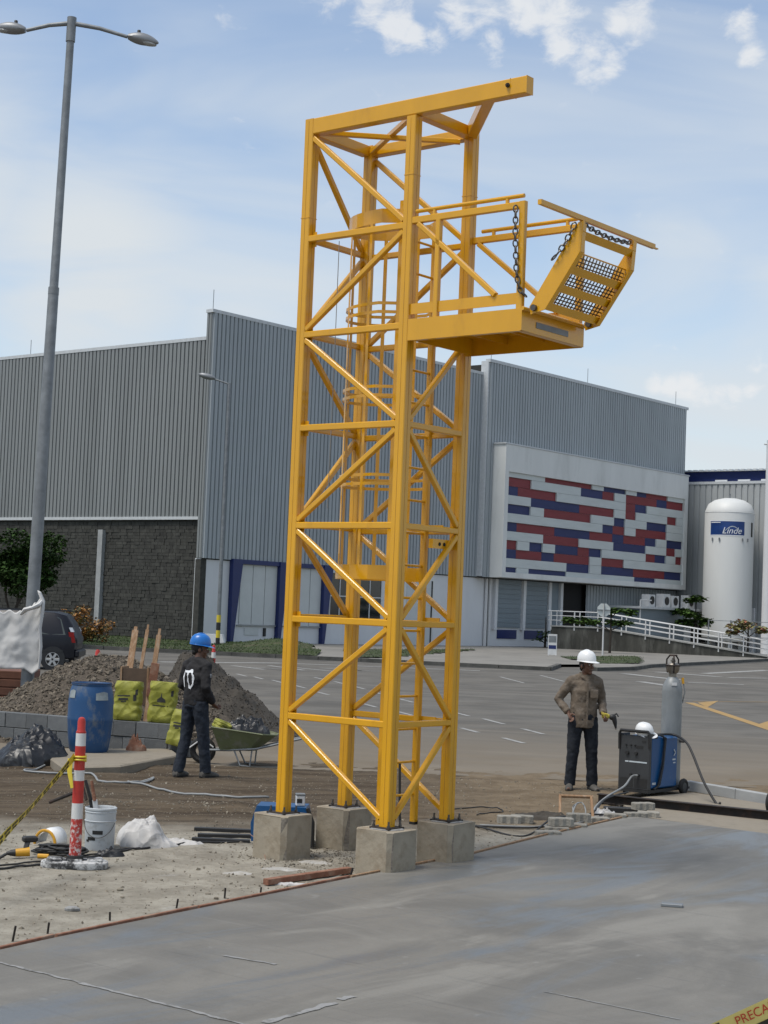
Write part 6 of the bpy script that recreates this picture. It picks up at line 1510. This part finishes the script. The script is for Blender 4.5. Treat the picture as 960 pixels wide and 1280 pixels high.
for k in range(2): MB().beam(-d+d*k*1.0+d*.005, -d+d*(k+1)-d*.005, .10, .14, (0, 0, 1), .01).build('kerb_piece', M['concrete_post'], kb).location = (0, 0, .065)
cw = A(957, 998, 20.3); ct = thing('cart_wheel', 'black wheel at the right edge, just inside the frame', 'wheel', (cw.x+.06, 20.3, 0), R(60))
MB().torus((0, 0, .13), .095, .035, Matrix.Rotation(R(90), 3, 'X'), 26, 8).build('tyre', M['tyre'], ct, True); MB().tube([(0, -.03, .13), (0, .03, .13)], .07, 16).build('hub', M['machine_black'], ct, True)
# loose pavers: zig-zag blocks
def paver_mesh():
    P = [(-.11, -.05), (-.075, -.065), (-.035, -.05), (0, -.065), (.035, -.05), (.075, -.065), (.11, -.05), (.11, .05), (.075, .065), (.035, .05), (0, .065), (-.035, .05), (-.075, .065), (-.11, .05)]
    mb = MB(); mb.rings([[Vector((x, y, 0)) for x, y in P], [Vector((x, y, .072)) for x, y in P], [Vector((x*.95, y*.93, .08)) for x, y in P]]); return mb.mesh('paver')
pm = paver_mesh(); pg = 'loose zig-zag pavers'
for (x, y, z, rz, lab) in ((637, 1031, 0, 5, 'loose paver lying alone on the earth right of the tower, left one'), (653, 1030, 0, -8, 'loose paver lying alone on the earth right of the tower, right one'),
    (686, 1050, 0, 12, 'bottom paver at the left end of the small pile by the slab edge'), (697, 1044, .0, -4, 'paver under the cables in the pile by the slab edge'), (702, 1043, .082, 8, 'upper left paver of the pile by the slab edge'), (720, 1040, .0, -12, 'lower right paver of the pile by the slab edge'), (724, 1037, .082, 4, 'upper right paver of the pile by the slab edge'),
    (748, 1032, .0, 10, 'paver lying between the pile and the slab corner'), (770, 1028, .0, -6, 'paver next to the slab corner, left of the tilted pair'), (796, 1027, .0, 15, 'left paver of the pair at the far corner of the slab'), (812, 1025, .0, -10, 'right paver of the pair at the far corner of the slab'), (805, 1022, .082, 20, 'paver lying on top of the pair at the far slab corner')):
    p = G(x, y); o = link('paver', pm, M['paver'], None); o.location = (p.x, p.y+.09, z+ (ground_z(p.x, p.y) if z == 0 else 0)); o.rotation_euler = (0, 0, R(rz)); tag(o, lab, 'paver', pg); o.scale = (1.15, 1.15, 1.0)
# small wooden frame
f0 = G(701, 1026); fr_ = thing('timber_form', 'small rectangular timber frame propped up beside the pavers', 'timber frame', (f0.x, f0.y+.1, .01), R(6)); fr_.rotation_euler = (R(-58), 0, R(4))
for a, b in (((0, 0, 0), (.06, 0, .42)), ((.38, 0, 0), (.42, 0, .42)), ((.06, 0, .41), (.44, 0, .41)), ((0, 0, .01), (.38, 0, .01))): MB().beam(a, b, .03, .035, (0, 1, 0)).build('batten', M['wood'], fr_)
c = G(664, 1024); crumple('soil_lump', 'low lump of dark soil beyond the loose pavers', c.x+.15, c.y+.1, 0, .35, .2, .09, M['sand'], 'soil', 41, 1.2, 30)
c = G(760, 1020); crumple('rag', 'grey crumpled plastic strips caught between the pavers', c.x-.05, c.y-.1, 0, .14, .09, .12, M['white_plastic'], 'plastic', 43, 1.6, 26)
c = A(770, 1004, 20.0); o = MB().cbox((c.x+.05, 19.6, .04), .5, .14, .08, .006, R(-6)).build('steel_offcut', M['tool_black'], None); tag(centred(o), 'short black steel offcut under the cables before the machine', 'steel offcut')

# ================================================================== PEOPLE
def remesh(o, vox, sm=4):
    m_ = o.modifiers.new('join', 'REMESH'); m_.mode = 'VOXEL'; m_.voxel_size = vox; m_.use_smooth_shade = True
    s_ = o.modifiers.new('soften', 'SMOOTH'); s_.iterations = sm; s_.factor = .5
def folds(o, strength, size, seed=0):
    tx = bpy.data.textures.new('folds', 'CLOUDS'); tx.noise_scale = size; tx.noise_depth = 2
    d_ = o.modifiers.new('folds', 'DISPLACE'); d_.texture = tx; d_.strength = strength; d_.mid_level = .5; d_.texture_coords = 'LOCAL'
def limb(mb, pts, rads, n=14): mb.tube(pts, rads, n)
def hand(mb, w, d, side, up, curl=.5, s=1.0):
    # w wrist, d direction of the palm, side: towards thumb, up: palm normal
    w, d, side = Vector(w), Vector(d).normalized(), Vector(side).normalized(); nrm = d.cross(side).normalized(); side = nrm.cross(d).normalized()
    p = w+d*.05*s
    mb.tube([w, w+d*.03*s, w+d*.065*s, w+d*.095*s], [(.026*s, .022*s), (.036*s, .018*s), (.042*s, .016*s), (.038*s, .014*s)], 10)
    for k, (o, L) in enumerate(((.030, .070), (.010, .080), (-.010, .075), (-.029, .058))):
        b = w+d*.088*s+side*o*s; a1 = curl*.7; a2 = curl*1.5
        q1 = b+(d*math.cos(a1)+nrm*math.sin(a1))*L*.5*s; q2 = q1+(d*math.cos(a2)+nrm*math.sin(a2))*L*.5*s
        mb.tube([b, q1, q2], [.0095*s, .0088*s, .0065*s], 8)
    b = w+d*.035*s+side*.032*s; q1 = b+(d*.6+side*.7+nrm*.25).normalized()*.035*s; q2 = q1+(d*.9+side*.25+nrm*.35).normalized()*.032*s
    mb.tube([b-side*.012*s, q1, q2], [.013*s, .0105*s, .008*s], 8)
def head(mb, c, yaw, pitch=0.0):
    rot = Matrix.Rotation(yaw, 3, 'Z')@Matrix.Rotation(pitch, 3, 'X'); c = Vector(c); P = lambda x, y, z: c+rot@Vector((x, y, z))
    mb.ell(P(0, .012, .025), .076, .096, .098, 20, 14, rot); mb.ell(P(0, -.018, -.045), .060, .072, .072, 18, 12, rot)
    mb.ell(P(0, -.070, -.098), .026, .022, .022, 12, 8, rot)                      # chin
    mb.tube([P(0, -.082, .012), P(0, -.104, -.022), P(0, -.100, -.034)], [.010, .015, .011], 8)   # nose
    mb.ell(P(0, -.082, -.062), .025, .013, .010, 10, 6, rot)                      # lips
    mb.ell(P(0, -.080, .028), .050, .016, .011, 12, 6, rot)                       # brow
    for s in (-1, 1): mb.ell(P(s*.078, .012, -.012), .012, .022, .033, 10, 8, rot); mb.ell(P(s*.048, -.058, -.03), .022, .02, .022, 10, 8, rot)
    return P, rot
def face_bits(P, rot, parent):
    for s in (-1, 1):
        e = MB().ell(P(s*.031, -.084, .008), .013, .008, .007, 12, 8, rot).build('eye', M['helmet_white'], parent, True)
        MB().ell(P(s*.031, -.0905, .008), .0055, .003, .006, 10, 6, rot).build('iris', M['hair'], e, True)
        MB().tube([P(s*.012, -.092, .026), P(s*.032, -.094, .031), P(s*.052, -.082, .026)], .0045, 6).build('eyebrow', M['hair'], parent, True)
    MB().tube([P(-.022, -.0905, -.062), P(0, -.0965, -.0625), P(.022, -.0905, -.062)], .0022, 5).build('mouth', M['hair'], parent, True)
    h_ = MB().ell(P(0, .028, .018), .083, .092, .090, 20, 12, rot); h_.ell(P(0, .068, -.04), .058, .038, .045, 16, 10, rot)
    for s in (-1, 1): h_.beam(P(s*.078, -.012, .01), P(s*.076, -.016, -.022), .012, .02, rot@Vector((0, 1, 0)), .003)
    h_.build('hair', M['hair'], parent, True)
def person(label, loc, rz, J, shirt_m, jean_m, hat_m, head_yaw, hem=.80, sc=1.0, pitch=.0, shirt_w=1.0):
    pe = thing('person', label, 'person', loc, rz); pe.scale = (sc, sc, sc)
    b = MB(); pel, che, nk = Vector(J['pelvis']), Vector(J['chest']), Vector(J['neck'])
    hc = Vector(J['head'])
    b.tube([pel-Vector((0, 0, .06)), pel+Vector((0, 0, .06)), (pel+che)/2, che, nk-Vector((0, 0, .03)), nk+Vector((0, 0, .01))], [(.15, .10), (.155, .11), (.135, .10), (.165, .115), (.10, .075), (.06, .06)], 18)
    b.tube([nk-Vector((0, 0, .02)), (nk+hc)/2, hc-Vector((0, -.01, .02))], [.060, .054, .052], 14)
    P, rot = head(b, hc, head_yaw, pitch)
    for s in 'RL':
        sh, el, wr = (Vector(J[k+s]) for k in ('sh', 'el', 'wr')); hp_, kn, an = (Vector(J[k+s]) for k in ('hip', 'kn', 'an'))
        b.tube([che+(sh-che)*.6, sh, (sh+el)/2, el, el+(wr-el)*.4, wr], [.06, .062, .050, .043, .042, .029], 12)
        b.tube([pel+(hp_-pel)*.5, hp_, (hp_+kn)/2, kn, kn+(an-kn)*.35, an], [.085, .088, .072, .056, .056, .040], 12)
        hd_, th = Vector(J['hd'+s]), Vector(J['th'+s]); hand(b, wr, hd_, th, None, J.get('curl'+s, .6))
        ft = Vector(J['ft'+s]); b.tube([an+Vector((0, 0, .02)), an-Vector((0, 0, .05)), an+ft*.10-Vector((0, 0, .06)), an+ft*.19-Vector((0, 0, .07))], [.042, .045, .040, .025], 10)
    body = b.build('body', M['skin'], pe, True); remesh(body, .0065, 3); face_bits(P, rot, pe)
    # shirt
    s_ = MB(); w = shirt_w
    hemc = Vector((pel.x, pel.y, hem))
    s_.tube([hemc, pel+Vector((0, 0, .02)), (pel+che)/2, che, che+Vector((0, 0, .10)), nk-Vector((0, 0, .015)), nk+Vector((0, 0, .025))], [(.178*w, .130*w), (.180*w, .133*w), (.170*w, .127*w), (.180*w, .135*w), (.135*w, .105), (.080, .076), (.070, .068)], 22)
    for s in 'RL':
        sh, el, wr = (Vector(J[k+s]) for k in ('sh', 'el', 'wr'))
        s_.tube([che+(sh-che)*.45+Vector((0, 0, .02)), sh, sh+(el-sh)*.5, el, el+(wr-el)*.45, wr-(wr-el)*.06], [.080, .072, .066, .060, .054, .047], 14)
        s_.tube([nk+Vector((0, .01, -.005)), nk+(sh-nk)*.5+Vector((0, .008, .012)), sh+Vector((0, 0, .012))], [.060, .064, .056], 14)
    st = s_.build('shirt', shirt_m, pe, True); remesh(st, .011, 6); folds(st, .028, .085); 
    # trousers
    t_ = MB(); t_.tube([pel+Vector((0, 0, .09)), pel, pel-Vector((0, 0, .09))], [(.165, .12), (.175, .128), (.165, .13)], 20)
    for s in 'RL':
        hp_, kn, an = (Vector(J[k+s]) for k in ('hip', 'kn', 'an'))
        t_.tube([hp_+Vector((0, 0, .04)), hp_-Vector((0, 0, .06)), (hp_+kn)/2, kn, (kn+an)/2, an+Vector((0, 0, .0)), an-Vector((0, 0, .03))], [.095, .104, .092, .078, .072, .072, .074], 16)
    tr_ = t_.build('trousers', jean_m, pe, True); remesh(tr_, .011, 5); folds(tr_, .022, .07)
    for s in 'RL':
        an, ft = Vector(J['an'+s]), Vector(J['ft'+s]).normalized(); o = MB(); sd = Vector((-ft.y, ft.x, 0))
        rs = []
        for (f, hw, h) in ((-.075, .030, .05), (-.065, .042, .085), (-.02, .046, .10), (.05, .046, .085), (.11, .050, .065), (.165, .047, .05), (.195, .028, .035)):
            c = Vector((an.x, an.y, 0))+ft*f; rs.append([c+sd*hw*math.cos(a)+Vector((0, 0, max(0, h*(.42+.62*math.sin(a))))) for a in [k/14*6.283 for k in range(14)]])
        o.rings(rs); o.tube([Vector((an.x, an.y, .06)), Vector((an.x, an.y, .16))], [.052, .055], 12); bt = o.build('boot', M['boot'], pe, True, sharp=50)
        so = MB(); so.rings([[Vector((an.x, an.y, z))+ft*(.06+.145*math.cos(a))+sd*.052*math.sin(a) for a in [k/20*6.283 for k in range(20)]] for z in (0, .022)]); so.build('sole', M['tyre'], bt)
    ht = hard_hat(pe, hat_m, 1.0, 0, 0, pe, (0, 0, 0)); Mh = Matrix.Translation(P(0, .012, .046))@rot.to_4x4(); ht.matrix_local = Mh
    return pe, st, P
# worker with the brown shirt, hand on hip
J2 = dict(pelvis=(0, 0, .95), chest=(.005, .0, 1.27), neck=(.01, .0, 1.46), head=(.022, -.03, 1.60), shR=(-.185, .0, 1.375), elR=(-.325, .06, 1.15), wrR=(-.215, -.09, .985), hdR=(.35, -.45, -.75), thR=(.6, -.4, .2),
          shL=(.19, .0, 1.375), elL=(.255, .06, 1.13), wrL=(.225, -.15, .985), hdL=(.25, -.9, -.35), thL=(-.6, -.1, .5), hipR=(-.095, 0, .90), hipL=(.095, 0, .90), knR=(-.125, -.015, .49), knL=(.125, .0, .49), anR=(-.145, .02, .085), anL=(.145, .01, .085), ftR=(-.3, -1, 0), ftL=(.18, -1, 0), curlR=.7, curlL=1.0)
w2 = G(726, 987.5); wk2, _, _ = person('worker in brown shirt and white hard hat, one hand on hip, holding yellow gloves', (w2.x, w2.y, ground_z(w2.x, w2.y)), R(6), J2, M['shirt_brown'], M['denim2'], M['helmet_white'], R(28), .80, 1.03)
cs = MB(); 
for s in (-1, 1): cs.quad((s*.008+.01, -.09, 1.40), (s*.075+.01, -.075, 1.445), (s*.085+.01, -.02, 1.505), (s*.06+.01, -.05, 1.51), (s*.02+.01, -.085, 1.44))
cl = cs.build('collar', M['shirt_brown'], wk2, recalc=False); cl.modifiers.new('t', 'SOLIDIFY').thickness = .008
pk_ = MB().cbox((.10, -.155, 1.24), .10, .012, .11, .004).build('chest_pocket', M['shirt_brown'], wk2)
MB().beam((.012, -.158, .84), (.012, -.152, 1.38), .025, .008, (0, 1, 0), .002).build('button_placket', M['shirt_brown'], wk2)
gp = wk2.matrix_basis@Vector((.245, -.21, .965)); gl = thing('work_gloves', 'yellow work gloves held in the left hand of the worker in brown', 'gloves', gp, R(6))
m_ = MB(); m_.ell((0, 0, 0), .06, .035, .04, 12, 8)
for k in range(4): m_.tube([(-.03+k*.015, -.02, -.01), (-.055+k*.02, -.03, .03), (-.06+k*.022, -.02, .06-.01*k)], [.012, .011, .008], 7)
m_.build('glove', M['glove'], gl, True)
m_ = MB(); m_.ell((.08, -.01, -.01), .05, .035, .04, 12, 8); m_.tube([(.09, -.02, .0), (.11, -.02, -.07), (.125, -.02, -.15)], [.035, .03, .012], 10); m_.tube([(.07, 0, 0), (.13, -.02, .04), (.155, -.02, .0)], [.016, .012, .01], 8)
gn = thing('welding_torch', 'dark welding torch hanging from the hand of the worker in brown', 'torch', gp+Vector((.01, 0, 0)), R(6)); m_.build('torch_body', M['tool_black'], gn, True); MB().tube([(.125, -.02, -.15), (.127, -.02, -.17)], .012, 8).build('nozzle', M['brass'], gn)
# worker in black with the blue hard hat, seen from behind
J1 = dict(pelvis=(0, 0, .96), chest=(-.0, .01, 1.28), neck=(0, -.01, 1.47), head=(0, -.045, 1.605), shR=(-.18, .0, 1.385), elR=(-.235, .06, 1.13), wrR=(-.215, -.10, .925), hdR=(.2, -.8, -.5), thR=(.7, -.1, .5), shL=(.18, .0, 1.385), elL=(.24, .02, 1.13), wrL=(.17, -.20, 1.0), hdL=(-.3, -.9, -.1), thL=(-.6, -.1, .5),
          hipR=(-.095, 0, .91), hipL=(.095, 0, .91), knR=(-.12, -.05, .5), knL=(.115, .03, .5), anR=(-.13, -.10, .085), anL=(.12, .13, .085), ftR=(-.2, -1, 0), ftL=(.2, -1, 0), curlR=1.0, curlL=1.0)
w1_ = G(240, 973); wk1, sh1, P1 = person('worker in black sports shirt and blue hard hat standing with his back half turned', (w1_.x, w1_.y, ground_z(w1_.x, w1_.y)), R(140), J1, M['shirt_black'], M['denim'], M['helmet_blue'], R(-42), .90, 1.03, R(6))
def shirt_print(body, size, c, dx, dz, rot3):
    me = text_mesh(body, size); bm2 = bmesh.new(); bm2.from_mesh(me); bmesh.ops.subdivide_edges(bm2, edges=bm2.edges, cuts=1); bmesh.ops.triangulate(bm2, faces=bm2.faces); bm2.to_mesh(me); bm2.free()
    for v_ in me.vertices: v_.co = Vector(c)+rot3@Vector((v_.co.x*dx, 0, v_.co.y*dz))
    o = link('shirt_number', me, M['label_white'], wk1); sw = o.modifiers.new('wrap', 'SHRINKWRAP'); sw.target = sh1; sw.wrap_method = 'NEAREST_SURFACEPOINT'; sw.wrap_mode = 'ABOVE_SURFACE'; sw.offset = .006; return o
# back faces +y; lettering reads from behind, so x runs towards -x
shirt_print('10', .30, (.035, .19, 1.22), -1.0, 1.3, Matrix.Identity(3))
shirt_print('-', .45, (.035, .17, 1.36), -1.1, .8, Matrix.Identity(3))
shirt_print('13', .07, (-.275, .02, 1.28), .5, 1.0, Matrix.Rotation(R(-90), 3, 'Z'))
